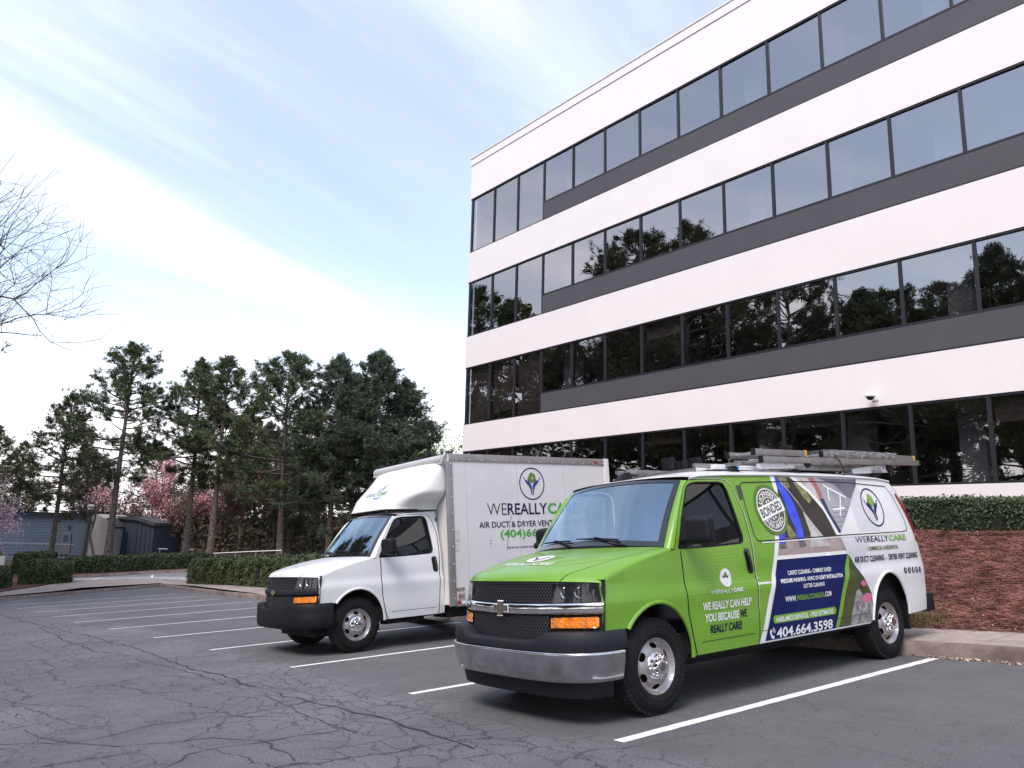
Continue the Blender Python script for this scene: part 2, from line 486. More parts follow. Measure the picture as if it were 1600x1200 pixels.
STARTX = [4.27, 4.26, 4.18, 4.03, 3.88, 3.66, 3.45, 3.36, 3.25, 3.12, 3.02]
for i, sx in enumerate(STARTX):
    y = 4.37 + 3.0 * i; hw = 0.055
    mb = MB(); rn = random.Random(i)
    k = 60; x1 = KX - 0.10 - (0.4 if i > 5 else 0)
    vs = []; fs = []
    for j in range(k + 1):
        x = sx + (x1 - sx) * j / k
        vs += [(x, y - hw + rn.uniform(-.004, .004), gz(y) + .004), (x, y + hw + rn.uniform(-.004, .004), gz(y) + .004)]
        if j: fs.append((2 * j - 2, 2 * j, 2 * j + 1, 2 * j - 1))
    mb.add(vs, fs)
    o = mb.build('parking_line', PAINT, smooth=0); o.matrix_world = LOT; struct(o)
    o['label'] = 'white painted stall line on the dark asphalt'; o['group'] = 'stall lines of the parking lot'
# tar-dark seams in the asphalt
SEAM = mat('seam_crack', (0.035, 0.030, 0.032), 0.9, var=0.4, vscale=6)
def seam(pix, w0, seed):
    rn = random.Random(seed); P = [ground(*p) for p in pix]; pts = []
    for a, b in zip(P, P[1:]):
        k = max(2, int(math.dist(a, b) / 0.12))
        for j in range(k):
            t = j / k; pts.append((a[0] + (b[0] - a[0]) * t, a[1] + (b[1] - a[1]) * t))
    vs = []; fs = []; wob = 0.0
    for j, p in enumerate(pts):
        q = pts[min(j + 1, len(pts) - 1)]; o = pts[max(j - 1, 0)]
        d = Vector((q[0] - o[0], q[1] - o[1])).normalized(); nn = Vector((-d.y, d.x))
        wob = wob * 0.7 + rn.uniform(-.035, .035)
        c = Vector(p) + nn * wob; w = w0 * rn.uniform(0.25, 1.0)
        for s_ in (-1, 1): vs.append((c.x + nn.x * w * s_, c.y + nn.y * w * s_, gz(c.y) + .003))
        if j: fs.append((2 * j - 2, 2 * j, 2 * j + 1, 2 * j - 1))
    mb = MB(); mb.add(vs, fs); o = mb.build('seam_crack', SEAM, lot, smooth=0)
    return o
seam([(-40, 946), (1.5, 959), (40, 973), (94, 984), (150, 997), (203, 1012), (250, 1027), (297, 1044), (360, 1060), (437, 1087), (500, 1098), (640, 1135), (760, 1175)], 0.021, 1)
seam([(60, 981), (85, 992), (100, 1003), (150, 1016), (190, 1022), (186, 1025)], 0.018, 2)
seam([(0, 1163), (80, 1160), (180, 1168), (280, 1160), (330, 1155), (402, 1158)], 0.008, 3)
seam([(245, 1205), (290, 1180), (350, 1168), (470, 1150), (560, 1140)], 0.010, 4)
seam([(402, 1157), (418, 1164), (450, 1185), (460, 1195)], 0.010, 5)
seam([(210, 1030), (300, 1052), (380, 1078), (470, 1112), (560, 1150)], 0.010, 6)
seam([(-10, 1090), (70, 1102), (170, 1105), (300, 1095), (420, 1088)], 0.007, 7)
seam([(30, 1115), (55, 1145), (110, 1160), (150, 1155), (240, 1133), (330, 1120), (480, 1118)], 0.007, 8)

# kerbs: one continuous profile with a rounded nose, and the walk behind it
def kerb(path, name, top=0.15, wd=0.16, m=KERB, side=1):
    """path in car-park plane; the walk lies on its left-hand side when side = 1"""
    mb = MB(); vs = []; prof = [(0.0, -0.05), (0.008, top - .03), (0.03, top), (wd, top)]
    for j, p in enumerate(path):
        q = path[min(j + 1, len(path) - 1)]; o = path[max(j - 1, 0)]
        d = Vector((q[0] - o[0], q[1] - o[1])).normalized(); nn = Vector((-d.y, d.x)) * side
        for a, z in prof: vs.append((p[0] + nn.x * a, p[1] + nn.y * a, gz(p[1]) + z))
    k = len(prof); fs = [(j * k + i, (j + 1) * k + i, (j + 1) * k + i + 1, j * k + i + 1) for j in range(len(path) - 1) for i in range(k - 1)]
    mb.add(vs, fs); o = mb.build(name, m, smooth=50); o.matrix_world = LOT
    return struct(o)
kerb([(KX, -30 + 1.5 * i) for i in range(0, 34)] + [(KX + .03, 24), (KX + .1, 30), ((KX + .1 + kC[0]) / 2, (30 + kC[1]) / 2), kC], 'kerb', side=-1)
cpts = [(kC[0] + kd[0] * t, kC[1] + kd[1] * t) for t in (0, .25, .5, .75, 1, 1.5, 2.5, 5)]
kerb(cpts, 'kerb', side=-1, m=KERB)
# walk behind the right-hand kerb, in slabs with joints
walk = empty('sidewalk', LOT); struct(walk)
walk['label'] = 'tan concrete sidewalk in slabs beside the kerb'
SX0, SX1 = KX + 0.165, 10.92
y = -24.0 - 0.03
js = [4.02 + 3.0 * i for i in range(-8, 8)]
for a, b in zip(js, js[1:]):
    mb = MB()
    rn = random.Random(int(a * 10)); dz = rn.uniform(-.004, .004)
    z0, z1 = gz(a), gz(b)
    vs = [(SX0, a + .007, z0 - .05), (SX1, a + .007, z0 - .05), (SX1, b - .007, z1 - .05), (SX0, b - .007, z1 - .05)]
    vs += [(x + (0.006 if x == SX0 else -0.006), yy, z + .05 + .148 + dz) for x, yy, z in vs]
    mb.add(vs, [(4, 5, 6, 7), (0, 1, 5, 4), (1, 2, 6, 5), (2, 3, 7, 6), (3, 0, 4, 7)])
    mb.build('slab', CONCRETE, walk, smooth=0)
mb = MB(); mb.box(SX0, SX1, -25, 27, -.2, .10); mb.build('slab_bed', KERB, walk, smooth=0)
# pale paving and lane beyond the far kerb, on the left
def patch(name, pix, dz, m, sp=1.5, th=0.0):
    P = [ground(*p) for p in pix]
    mb = MB(); mb.sheet(P, [], lambda a, b: (a, b, gz(b) + dz), sp=sp)
    o = mb.build(name, m, smooth=60); o.matrix_world = LOT
    return struct(o)
patch('paving', [(-60, 943), (0, 936.5), (70, 930), (125, 923), (249, 915.5), (300, 920), (395, 933), (700, 985), (700, 960), (395, 921), (320, 912), (240, 908), (110, 911), (60, 921), (0, 930), (-60, 937)], 0.145, CONCRETE)
patch('driveway', [(100, 914), (245, 912), (325, 913), (420, 905), (420, 893), (240, 896.5), (108, 904)], 0.05, LANE)
patch('paving', [(118, 906), (245, 903.5), (330, 905), (330, 909), (245, 909.5), (112, 911.5)], 0.10, CONCRETE_PALE)
patch('painted_mark', [(144, 911), (157, 907), (160, 907), (148, 911)], 0.16, PAINT, .5)
patch('painted_mark', [(235, 908), (236, 903), (239.5, 903), (239, 908)], 0.16, PAINT, .5)
patch('mulch_bed', [(-80, 936), (0, 929.5), (60, 920), (85, 916), (110, 911), (110, 905), (-80, 905)], 0.165, MULCH)
patch('mulch_bed', [(112, 904), (240, 896.5), (420, 893), (420, 885), (100, 890)], 0.10, MULCH)
patch('mulch_bed', [(296, 914), (330, 912), (500, 925), (700, 955), (700, 905), (480, 895), (300, 903)], 0.16, MULCH)
kerb([ground(112, 905), ground(175, 901.5), ground(240, 897.5), ground(310, 895)], 'kerb', top=0.22, side=1)

# the planted bank up to the office building
def bank_h(x, y):
    t = min(1, max(0, (x - 10.92) / (15.9 - 10.92)))
    p0 = LOT @ Vector((10.92, y, gz(y) + 0.10)); top = 1.50
    if y > 17: top = p0.z + (top - p0.z) * max(0, 1 - (y - 17) / 9)
    s_ = t * (1.25 - 0.25 * t)
    return p0.z + (top - p0.z) * s_ + 0.025 * math.sin(x * 2.1 + y) * math.sin(y * 1.7) * min(1, t * 4)
mb = MB()
mb.grid(lambda u, v: (10.93 + u * 8.2, -25 + v * 52, bank_h(10.93 + u * 8.2, -25 + v * 52)), 40, 110)
bank = mb.build('mulch_bank', MULCH, smooth=80); struct(bank)
# loose pine needles over the bank
def straw(name, n, x0, x1, y0, y1, hfn, m, ln=(0.10, 0.26), wd=0.0036, seed=0, lift=(0.004, 0.05)):
    rs = np.random.RandomState(seed)
    x = rs.uniform(x0, x1, n); yv = rs.uniform(y0, y1, n)
    z = np.array([hfn(a, b) for a, b in zip(x, yv)]) + rs.uniform(*lift, n)
    a = rs.uniform(0, 2 * np.pi, n); L = rs.uniform(*ln, n) * .5; tilt = rs.normal(0, .18, n)
    d = np.stack([np.cos(a) * L, np.sin(a) * L, tilt * L], 1); s_ = np.stack([-np.sin(a) * wd, np.cos(a) * wd, np.full(n, wd * .6)], 1)
    c = np.stack([x, yv, z], 1)
    V = np.stack([c - d - s_, c + d - s_ * .4, c + d + s_ * .4, c - d + s_], 1).reshape(-1, 3)
    F = np.arange(4 * n).reshape(-1, 4)
    return quick(name, V, F, m)
STRAW = mat('pine_needles_dry', (0.22, 0.092, 0.075), 0.8, var=0.75, vscale=3.0)
tag(straw('pine_straw', 64000, 10.95, 16.4, 1.5, 12.5, bank_h, STRAW, seed=3), 'reddish brown pine straw strewn over the bank behind the van', 'pine straw', kind='stuff')
DRYLEAF = mat('dry_leaf', (0.42, 0.30, 0.22), 0.7, var=0.5, vscale=2.0)
def leaves(name, spots, m, size, seed):
    rs = np.random.RandomState(seed); n = len(spots)
    c = np.array(spots); q = rs.normal(size=(n, 3)) * [.35, .35, 1]; q[:, 2] = np.abs(q[:, 2]) + .4; q /= np.linalg.norm(q, axis=1)[:, None]
    u = np.cross(q, rs.normal(size=(n, 3))); u /= np.linalg.norm(u, axis=1)[:, None]; w = np.cross(q, u)
    s_ = rs.uniform(*size, n)[:, None]
    V = np.stack([c - u * s_, c + w * s_ * .5 + q * s_ * .15, c + u * s_, c - w * s_ * .5 + q * s_ * .1], 1).reshape(-1, 3)
    return quick(name, V, np.arange(4 * n).reshape(-1, 4), m)
rn = random.Random(5); sp_ = []
for i in range(90):
    x, yy = rn.uniform(11, 16), rn.uniform(3.5, 9); sp_.append((x, yy, bank_h(x, yy) + .05))
for i in range(150):
    x = 10.95 + abs(rn.gauss(0, .25)); yy = rn.uniform(2.5, 7); sp_.append((x, yy, bank_h(x, yy) + .05))
for i in range(150):
    p = lotw(KX - abs(rn.gauss(0.03, .06)), rn.gauss(3.9, .55), .012); sp_.append(tuple(p))
for i in range(60):
    p = lotw(KX - abs(rn.gauss(0.05, .10)), rn.uniform(1, 9), .012); sp_.append(tuple(p))
tag(leaves('leaf_litter', sp_, DRYLEAF, (0.012, 0.030), 4), 'pale dry fallen leaves along the kerb and over the bank', 'leaf litter', kind='stuff')
# rough grass tuft at the foot of the bank
GRASS = mat('rough_grass', (0.16, 0.15, 0.045), 0.8, var=0.5, vscale=4)
rs = np.random.RandomState(8); n = 3200
gx = 11.0 + np.abs(rs.normal(0, .32, n)); gy = 5.5 + rs.normal(0, .38, n)
gh = np.array([bank_h(a, b) for a, b in zip(gx, gy)])
an = rs.uniform(0, 2 * np.pi, n); hh = rs.uniform(.04, .15, n); lean = rs.normal(0, .05, (n, 2))
b0 = np.stack([gx - np.cos(an) * .004, gy - np.sin(an) * .004, gh], 1); b1 = np.stack([gx + np.cos(an) * .004, gy + np.sin(an) * .004, gh], 1)
tp = np.stack([gx + lean[:, 0], gy + lean[:, 1], gh + hh], 1)
tag(quick('grass', np.stack([b0, b1, tp], 1).reshape(-1, 3), np.arange(3 * n).reshape(-1, 3), GRASS), 'patch of dry yellow green grass at the foot of the mulch bank', 'grass', kind='stuff')
# ------------------------------------------------------------------ the white office building
STUCCO = mat('white_stucco', (0.82, 0.765, 0.755), 0.85, var=0.025, vscale=0.8, bump=0.06, bscale=90, spec=0.3)
COPING = mat('coping_white', (0.74, 0.72, 0.71), 0.7, var=0.04, vscale=2)
SPANDREL = mat('spandrel_grey', (0.080, 0.076, 0.084), 0.6, spec=.3, var=0.05, vscale=0.7, bump=0.03, bscale=60)
FRAME = mat('window_frame_bronze', (0.022, 0.021, 0.027), 0.45, metal=0.2)
OFFGLASS = glass('office_glass', (0.30, 0.30, 0.32), 0.27, 1.5, 0.0, (1.0, 0.955, 0.965), 0.004)
ROOMWALL = mat('office_wall', (0.50, 0.46, 0.44), 0.9, var=0.08, vscale=0.5)
CEIL = mat('office_ceiling', (0.62, 0.60, 0.58), 0.9)
CARPET = mat('office_carpet', (0.10, 0.10, 0.11), 0.95)
COLWHITE = mat('office_column', (0.80, 0.79, 0.77), 0.8)
BLIND = mat('roller_blind', (0.40, 0.31, 0.28), 0.9, var=0.06, vscale=2)
ROOFM = mat('roof_membrane', (0.35, 0.35, 0.35), 0.9)
BX = 18.5; BY0 = 26.70; BY1 = -13.0; BD = 19.0
zt = lambda z: EYE + z
root = empty('office_building', Matrix.Translation((BX, BY0, 1.4)))
tag(root, 'white four storey office building with dark ribbon windows and grey spandrels', 'office building')
RT = Matrix.Translation((-BX, -BY0, -1.4))
def bpart(name, mb, m, smooth=0, parent=None, label=None):
    mb.v = [tuple(Vector(v) - Vector((BX, BY0, 1.4))) for v in mb.v]
    o = mb.build(name, m, parent or root, smooth=smooth)
    if label: o['label'] = label
    return o
PAR = zt(16.45)
floors = [  # window head, sill of the full-height corner panes, spandrel top
    (zt(14.41), zt(11.955), zt(12.70)), (zt(10.50), zt(8.13), zt(8.89)), (zt(6.67), zt(4.295), zt(5.05)), (zt(3.07), zt(1.225), None)]
bands = [(floors[0][0] + .05, PAR - 0.40), (floors[1][0] + .05, floors[0][1] - .05), (floors[2][0] + .05, floors[1][1] - .05), (floors[3][0] + .05, floors[2][1] - .05), (0.4, floors[3][1] - .05)]
for z0, z1 in bands:
    mb = MB(); mb.box(BX, BX + .35, BY1, BY0, z0, z1); mb.box(BX + .35, BX + BD, BY0 - .35, BY0, z0, z1)
    bpart('wall_band', mb, STUCCO)
mb = MB(); mb.box(BX - .03, BX + .35, BY1, BY0 + .03, PAR - .385, PAR - .06); mb.box(BX + .35, BX + BD, BY0 - .35, BY0 + .03, PAR - .385, PAR - .06)
bpart('parapet', mb, STUCCO)
mb = MB(); mb.box(BX - .06, BX + .40, BY1, BY0 + .06, PAR - .058, PAR); mb.box(BX + .40, BX + BD, BY0 - .40, BY0 + .06, PAR - .058, PAR)
bpart('coping', mb, COPING)
mb = MB(); mb.box(BX - .004, BX + .33, BY1, BY0 - .01, PAR - .40, PAR - .385); bpart('parapet_joint', mb, SPANDREL)
mb = MB(); mb.box(BX + .36, BX + BD, BY1, BY0 - .36, PAR - .9, PAR - .7); bpart('roof', mb, ROOFM)
MUL = [26.60, 24.97, 23.35, 21.70] + [21.70 - 1.683 * i for i in range(1, 21)]
GX = BX + 0.075
rnb = random.Random(11)
blinds = {(2, 0): 1.0, (2, 1): 0.86, (2, 2): 1.0, (3, 0): 1., (3, 1): 1., (3, 2): 1., (2, 10): .25, (3, 9): .15, (1, 4): .35, (0, 2): 1., (0, 1): .3, (0, 3): .15, (1, 11): .2, (0, 8): .12, (2, 6): .3, (3, 6): .2, (3, 12): .3}
for fi, (zh, zs, sp_top) in enumerate(floors):
    # head and sill rails
    mb = MB(); mb.box(BX + .02, BX + .20, BY1, BY0 - .015, zh, zh + .05); mb.box(BX + .02, BX + .20, BY1, BY0 - .015, zs - .05, zs)
    bpart('window_rail', mb, FRAME)
    if sp_top:
        mb = MB(); mb.box(BX + .03, BX + .22, BY1, MUL[3] - .035, zs + .002, sp_top - .055); bpart('spandrel', mb, SPANDREL)
        mb = MB(); mb.box(BX + .022, BX + .20, BY1, MUL[3] - .035, sp_top - .053, sp_top); bpart('window_rail', mb, FRAME)
    for i in range(len(MUL) - 1):
        y1, y0 = MUL[i], MUL[i + 1]
        bot = zs if (i < 3 or not sp_top) else sp_top
        wdt = .035 if i else .05
        mb = MB(); mb.box(BX + .03, BX + .19, y1 - wdt, y1 + wdt, (zs if (i < 4 or not sp_top) else sp_top) + .001, zh - .001); bpart('mullion', mb, FRAME)
        t = rnb.uniform(-.004, .004); t2 = rnb.uniform(-.004, .004)
        mb = MB()
        ya, yb = y1 - wdt, y0 + .035
        mb.add([(GX + t, ya, bot), (GX - t, yb, bot), (GX - t + t2, yb, zh), (GX + t + t2, ya, zh)], [(0, 1, 2, 3)])
        bpart('window_pane', mb, OFFGLASS)
        if (fi, i) in blinds:
            hgt = (zh - bot) * blinds[(fi, i)]
            mb = MB(); mb.box(GX + .16, GX + .165, yb + .02, ya - .02, zh - hgt, zh); bpart('window_blind', mb, BLIND)
    # the rooms behind
    mb = MB(); mb.box(BX + .24, BX + 8.0, BY1, BY0 - .40, zs - .32, zs - .06); bpart('floor_slab', mb, CARPET)
    mb = MB(); mb.box(BX + .24, BX + 8.0, BY1, BY0 - .40, zh + .06, zh + .16); bpart('room_ceiling', mb, CEIL)
    mb = MB(); mb.box(BX + 6.5, BX + 6.7, BY1, BY0 - .40, zs - .05, zh + .05); bpart('room_wall', mb, ROOMWALL)
    for cy in (20.9, 12.6, 9.9, 7.2, 3.1):
        if (fi + int(cy)) % 3 == 2 and fi > 1: continue
        mb = MB(); mb.box(BX + .75, BX + 1.25, cy - .28, cy + .28, zs - .04, zh + .055); bpart('room_column', mb, COLWHITE)
    for cy in (23.0, 17.5, 11.3, 5.5):
        if rnb.random() < .75:
            mb = MB(); mb.box(BX + 2.2, BX + 6.49, cy - .06, cy + .06, zs - .04, zh + .055); bpart('room_partition', mb, ROOMWALL)
# glazing and wall of the return on the left end, seen only from further left
for zh, zs, sp_top in floors:
    mb = MB(); mb.box(BX + .35, BX + BD, BY0 - .30, BY0 - .04, zs, zh); bpart('side_glazing', mb, FRAME)
# base slab of the building
mb = MB(); mb.box(BX + .05, BX + BD, BY1, BY0 - .05, 0.2, floors[3][1] - .4); bpart('base', mb, SPANDREL)
CEILLAMP = mat('ceiling_lamp', (0.9, 0.88, 0.8), 0.5)
for cy in (8.0, 10.8, 5.0):
    mb = MB(); mb.box(BX + 2.2, BX + 2.8, cy - .6, cy + .6, floors[3][0] + .02, floors[3][0] + .055); bpart('ceiling_light', mb, CEILLAMP)

# security cameras
CAMW = mat('camera_housing', (0.78, 0.78, 0.77), 0.4); CAMB = mat('camera_dome', (0.01, 0.01, 0.012), 0.08, coat=1.0)
def security_camera(loc, rz, label):
    r = empty('security_camera', Matrix.Translation(loc) @ Matrix.Rotation(rz, 4, 'Z'))
    tag(r, label, 'security camera', 'security cameras on the office wall')
    mb = MB(); mb.rbox(-.03, 0.0, -.08, .08, -.10, .10, .01); mb.build('wall_plate', CAMW, r)
    mb = MB(); mb.tube([(-.02, 0, .02), (-.14, 0, .06), (-.24, 0, .06)], .022, 10); mb.build('bracket', CAMW, r)
    mb = MB(); mb.lathe([(0.0, .085), (.05, .08), (.10, .05), (.125, .0), (.12, -.03), (.0, -.03)], 24, (-.25, 0, 0), 'Z'); mb.build('housing', CAMW, r)
    mb = MB(); mb.lathe([(.095, -.031), (.09, -.06), (.065, -.095), (.03, -.112), (0.0, -.115)], 24, (-.25, 0, 0), 'Z'); mb.build('dome', CAMB, r)
    return r
security_camera((BX, 9.02, zt(3.36)), 0, 'white dome security camera on the white band above the van')
security_camera((BX + .18, BY0 + .001, zt(3.44)), R(-90), 'small dome security camera at the left corner of the office building')
# ------------------------------------------------------------------ vehicle materials
def car_paint(name, col, dots=None):
    m, n, l, b = node_mat(name)
    c = n.new('ShaderNodeTexCoord').outputs['Object']
    dirt = noise(n, l, c, 2.2, 6, 0.6)
    col_o = mixc(n, l, rng(n, l, dirt.outputs['Fac'], 0.45, 0.8, 0, 0.10), col, (0.20, 0.19, 0.17))
    if dots:
        sx = n.new('ShaderNodeSeparateXYZ'); l.new(c, sx.inputs[0])
        u = math_node(n, l, 'ADD', math_node(n, l, 'MULTIPLY', sx.outputs['X'], 22.0), math_node(n, l, 'MULTIPLY', sx.outputs['Z'], 5.0))
        v = math_node(n, l, 'MULTIPLY', sx.outputs['Z'], 33.0)
        du = math_node(n, l, 'ABSOLUTE', math_node(n, l, 'SUBTRACT', math_node(n, l, 'FRACT', u), 0.5))
        dv = math_node(n, l, 'ABSOLUTE', math_node(n, l, 'SUBTRACT', math_node(n, l, 'FRACT', v), 0.5))
        dd = rng(n, l, math_node(n, l, 'MAXIMUM', du, dv), 0.26, 0.36, 1, 0)
        fade = noise(n, l, c, 0.9, 2)
        fd = rng(n, l, fade.outputs['Fac'], 0.35, 0.7, 0.10, 0.85, True)
        fx = math_node(n, l, 'MULTIPLY', rng(n, l, sx.outputs['X'], 1.1, 1.9, 0, 1, True), fd)
        col_o = mixc(n, l, math_node(n, l, 'MULTIPLY', dd, fx), col_o, dots)
    l.new(col_o, b.inputs['Base Color'])
    b.inputs['Roughness'].default_value = 0.42
    b.inputs['Coat Weight'].default_value = 0.45
    b.inputs['Coat Roughness'].default_value = 0.06
    return m
GREEN = car_paint('green_vinyl', (0.150, 0.335, 0.018), (0.225, 0.43, 0.05))
WHITEP = car_paint('white_paint', (0.74, 0.74, 0.74))
BOXW = mat('box_panel_white', (0.66, 0.645, 0.64), 0.45, var=0.05, vscale=1.2, coat=0.2)
FAIRW = mat('fairing_white', (0.70, 0.69, 0.68), 0.4, var=0.05, vscale=3, coat=0.3)
RAIL = mat('box_rail_grey', (0.30, 0.275, 0.275), 0.45, metal=0.35, var=0.12, vscale=4)
RIVET = mat('rivet', (0.62, 0.62, 0.62), 0.3, metal=0.8)
BLACKP = mat('black_plastic', (0.006, 0.0066, 0.010), 0.6, var=0.15, vscale=5, spec=.3, bump=0.05, bscale=200)
GREYP = mat('dark_grey_plastic', (0.017, 0.018, 0.025), 0.6, var=0.12, vscale=4, spec=.3, bump=0.05, bscale=200)
GLOSSB = mat('gloss_black', (0.010, 0.010, 0.012), 0.15, coat=0.8)
TRIM = mat('black_trim', (0.008, 0.008, 0.010), 0.6, spec=.25)
DARK = mat('underbody', (0.008, 0.008, 0.009), 0.9)
SEAM_D = mat('panel_gap', (0.010, 0.012, 0.010), 0.9)
CHROME = mat('chrome', (0.82, 0.82, 0.84), 0.10, metal=1.0, var=0.06, vscale=3)
BUMPCHROME = mat('bumper_chrome', (0.56, 0.56, 0.58), 0.20, metal=1.0, var=0.22, vscale=6, bump=0.03, bscale=9)
STEEL = mat('wheel_steel', (0.42, 0.39, 0.385), 0.40, metal=0.8, var=0.10, vscale=9)
RUBBER = mat('tyre_rubber', (0.010, 0.010, 0.011), 0.8, spec=.25, var=0.3, vscale=6)
TREAD = mat('tyre_tread', (0.012, 0.012, 0.013), 0.9, bump=0.8, bscale=60)
LENS = glass('lamp_lens', (0.80, 0.82, 0.86), 0.01, 1.5)
LAMPIN = mat('lamp_bowl', (0.45, 0.45, 0.47), 0.15, metal=1.0, var=0.5, vscale=16)
LAMPDK = mat('lamp_dark', (0.012, 0.012, 0.015), 0.3)
AMBER = mat('amber_lens', (0.72, 0.20, 0.015), 0.12, coat=1.0, var=0.35, vscale=11)
REDL = mat('red_lens', (0.36, 0.012, 0.018), 0.12, coat=1.0, var=0.3, vscale=12)
WSGLASS = glass('windscreen_glass', (0.55, 0.66, 0.75), 0.32, 1.52, 0.0, (0.66, 0.84, 1.0))
SIDEGLASS = glass('tinted_side_glass', (0.30, 0.33, 0.34), 0.04, 1.5)
SEATM = mat('seat_cloth', (0.07, 0.07, 0.075), 0.9, var=0.2, vscale=12)
DASHM = mat('dashboard', (0.075, 0.078, 0.085), 0.7)
HEADL = mat('headliner', (0.33, 0.33, 0.33), 0.9)
GOLD = mat('emblem_gold', (0.42, 0.33, 0.18), 0.3, metal=0.8)
EMBG = mat('emblem_grey', (0.16, 0.14, 0.12), 0.35, metal=0.6)

PZ = [.36, .45, .60, .80, .97, 1.05, 1.20, 1.36, 1.50, 1.75, 2.0, 2.10]
PW = [.955, .968, .985, .994, 1.004, .984, .981, .970, .945, .890, .832, .808]
def SW(x, z):
    """half width of the body at length x and height z"""
    a = spline(z, PZ, PW)
    if x < 1.2: a -= .04 * ((1.2 - x) / .85) ** 2
    if x > 5.5: a -= .035 * ((x - 5.5) / .45) ** 2
    return a
def side_map(s, off=0.0):
    return lambda a, b: (a, s * (SW(a, b) + off), b)
def xf(y):            # plan curve of the front
    return .065 + .285 * min(1.05, abs(y) / .97) ** 2.5
def fascia(y, z, off=0.0):
    return (xf(y) - off + (z - .7) * .10, y, z)
ZSX = [.20, .36, .6, .9, 1.30]; ZSZ = [1.06, 1.098, 1.180, 1.265, 1.352]
def zs_(x): return spline(x, ZSX, ZSZ)
def hood_pt(u, v, lift=0.0):
    T = abs(v) * math.pi / 2; sg = 1 if v >= 0 else -1
    yy = math.sin(T) ** .60; zz = max(0, math.cos(T)) ** .60
    y0 = .96 * yy
    x0 = xf(y0) + .035; x1 = 1.06 + .17 * (y0 / .9) ** 2
    x = x0 + (x1 - x0) * u
    zsx = zs_(x); wv = SW(x, zsx)
    zc = spline(u, [0, .035, .10, .3, .6, 1.0], [1.140, 1.190, 1.222, 1.280, 1.340, 1.392])
    return (x, sg * wv * yy, zsx + (max(zc, zsx + .02) - zsx) * zz + lift)
def vcut(u): return .355 + .33 * (u ** .75)

def text_mesh(body, bold=0.0, shear=0.0):
    cu = bpy.data.curves.new('lettering', 'FONT'); cu.body = body; cu.size = 1.0
    cu.offset = bold; cu.shear = shear; cu.resolution_u = 3; cu.fill_mode = 'FRONT'
    ob = bpy.data.objects.new('lettering_tmp', cu)
    me = bpy.data.meshes.new_from_object(ob)
    V = np.array([v.co[:2] for v in me.vertices]); F = [tuple(p.vertices) for p in me.polygons]
    bpy.data.objects.remove(ob); bpy.data.curves.remove(cu); bpy.data.meshes.remove(me)
    return V, F
def put_text(mb, body, x0, x1, zb, zt_, fn, bold=0.0, shear=0.0, rot=0.0, mi=0, flipx=False):
    V, F = text_mesh(body, bold, shear)
    mn, mx_ = V.min(0), V.max(0)
    U = (V - mn) / (mx_ - mn)
    if flipx: U[:, 0] = 1 - U[:, 0]
    a = x0 + U[:, 0] * (x1 - x0); b = zb + U[:, 1] * (zt_ - zb)
    if rot:
        ca, cb = (x0 + x1) / 2, (zb + zt_) / 2; c_, s_ = math.cos(rot), math.sin(rot)
        a, b = ca + (a - ca) * c_ - (b - cb) * s_, cb + (a - ca) * s_ + (b - cb) * c_
    mb.add([fn(float(p), float(q)) for p, q in zip(a, b)], F, mi)
def arc_text(mb, body, cx, cz, r, a0, a1, h, fn, bold=0.02, inward=False, mi=0):
    V, F = text_mesh(body, bold)
    mn, mx_ = V.min(0), V.max(0); U = (V - mn) / (mx_ - mn)
    t = a0 + (a1 - a0) * U[:, 0]; rr = r + (U[:, 1] * h if not inward else -U[:, 1] * h)
    mb.add([fn(cx + float(q * math.cos(p)), cz + float(q * math.sin(p))) for p, q in zip(t, rr)], F, mi)
def ellipse(cx, cz, rx, rz, n=40, rot=0.0):
    c_, s_ = math.cos(rot), math.sin(rot)
    return [(cx + rx * math.cos(t) * c_ - rz * math.sin(t) * s_, cz + rx * math.cos(t) * s_ + rz * math.sin(t) * c_) for t in [2 * math.pi * i / n for i in range(n)]]
def strip(path, w):
    """closed outline of a band of width w along an open path"""
    L_, R_ = [], []
    for j, p in enumerate(path):
        q = path[min(j + 1, len(path) - 1)]; o = path[max(j - 1, 0)]
        d = Vector((q[0] - o[0], q[1] - o[1])).normalized(); nn = Vector((-d.y, d.x)) * w / 2
        L_.append((p[0] + nn.x, p[1] + nn.y)); R_.append((p[0] - nn.x, p[1] - nn.y))
    return L_ + R_[::-1]
def hands_logo(cx, cz, r, fn_of, parent, ring, green, navy, lineonly=False, name='logo'):
    """round emblem: two cupped hands holding a small house of leaves"""
    f1, f2 = fn_of(.0035), fn_of(.005)
    if ring is not None:
        mb = MB(); mb.sheet(ellipse(cx, cz, r, r), [ellipse(cx, cz, r * .93, r * .93)], f1, sp=r * .25); mb.build(name + '_ring', ring, parent, smooth=60)
    S_ = r
    for s in (-1, 1):
        arm = [(.10, -.78), (.14, -.40), (.30, -.16), (.52, .05), (.78, .42), (.70, .46), (.60, .22), (.46, .26), (.30, .04), (.40, .30), (.33, .33), (.16, .02), (.04, -.18), (.03, -.78)]
        mb = MB(); mb.sheet([(cx + s * a * S_ * .88, cz + b * S_ * .88) for a, b in arm], [], f2, sp=r * .3); mb.build(name + '_hand', navy, parent, smooth=60)
    mb = MB(); mb.sheet([(cx + a * S_, cz + b * S_) for a, b in [(0, .02), (-.20, .14), (-.34, .38), (-.26, .42), (-.12, .66), (.0, .72), (.10, .62), (.24, .60), (.32, .34), (.22, .16)]], [[(cx + a * S_, cz + b * S_) for a, b in [(-.02, .28), (.10, .28), (.10, .42), (-.02, .42)]]], f2, sp=r * .3)
    mb.build(name + '_house', green, parent, smooth=60)

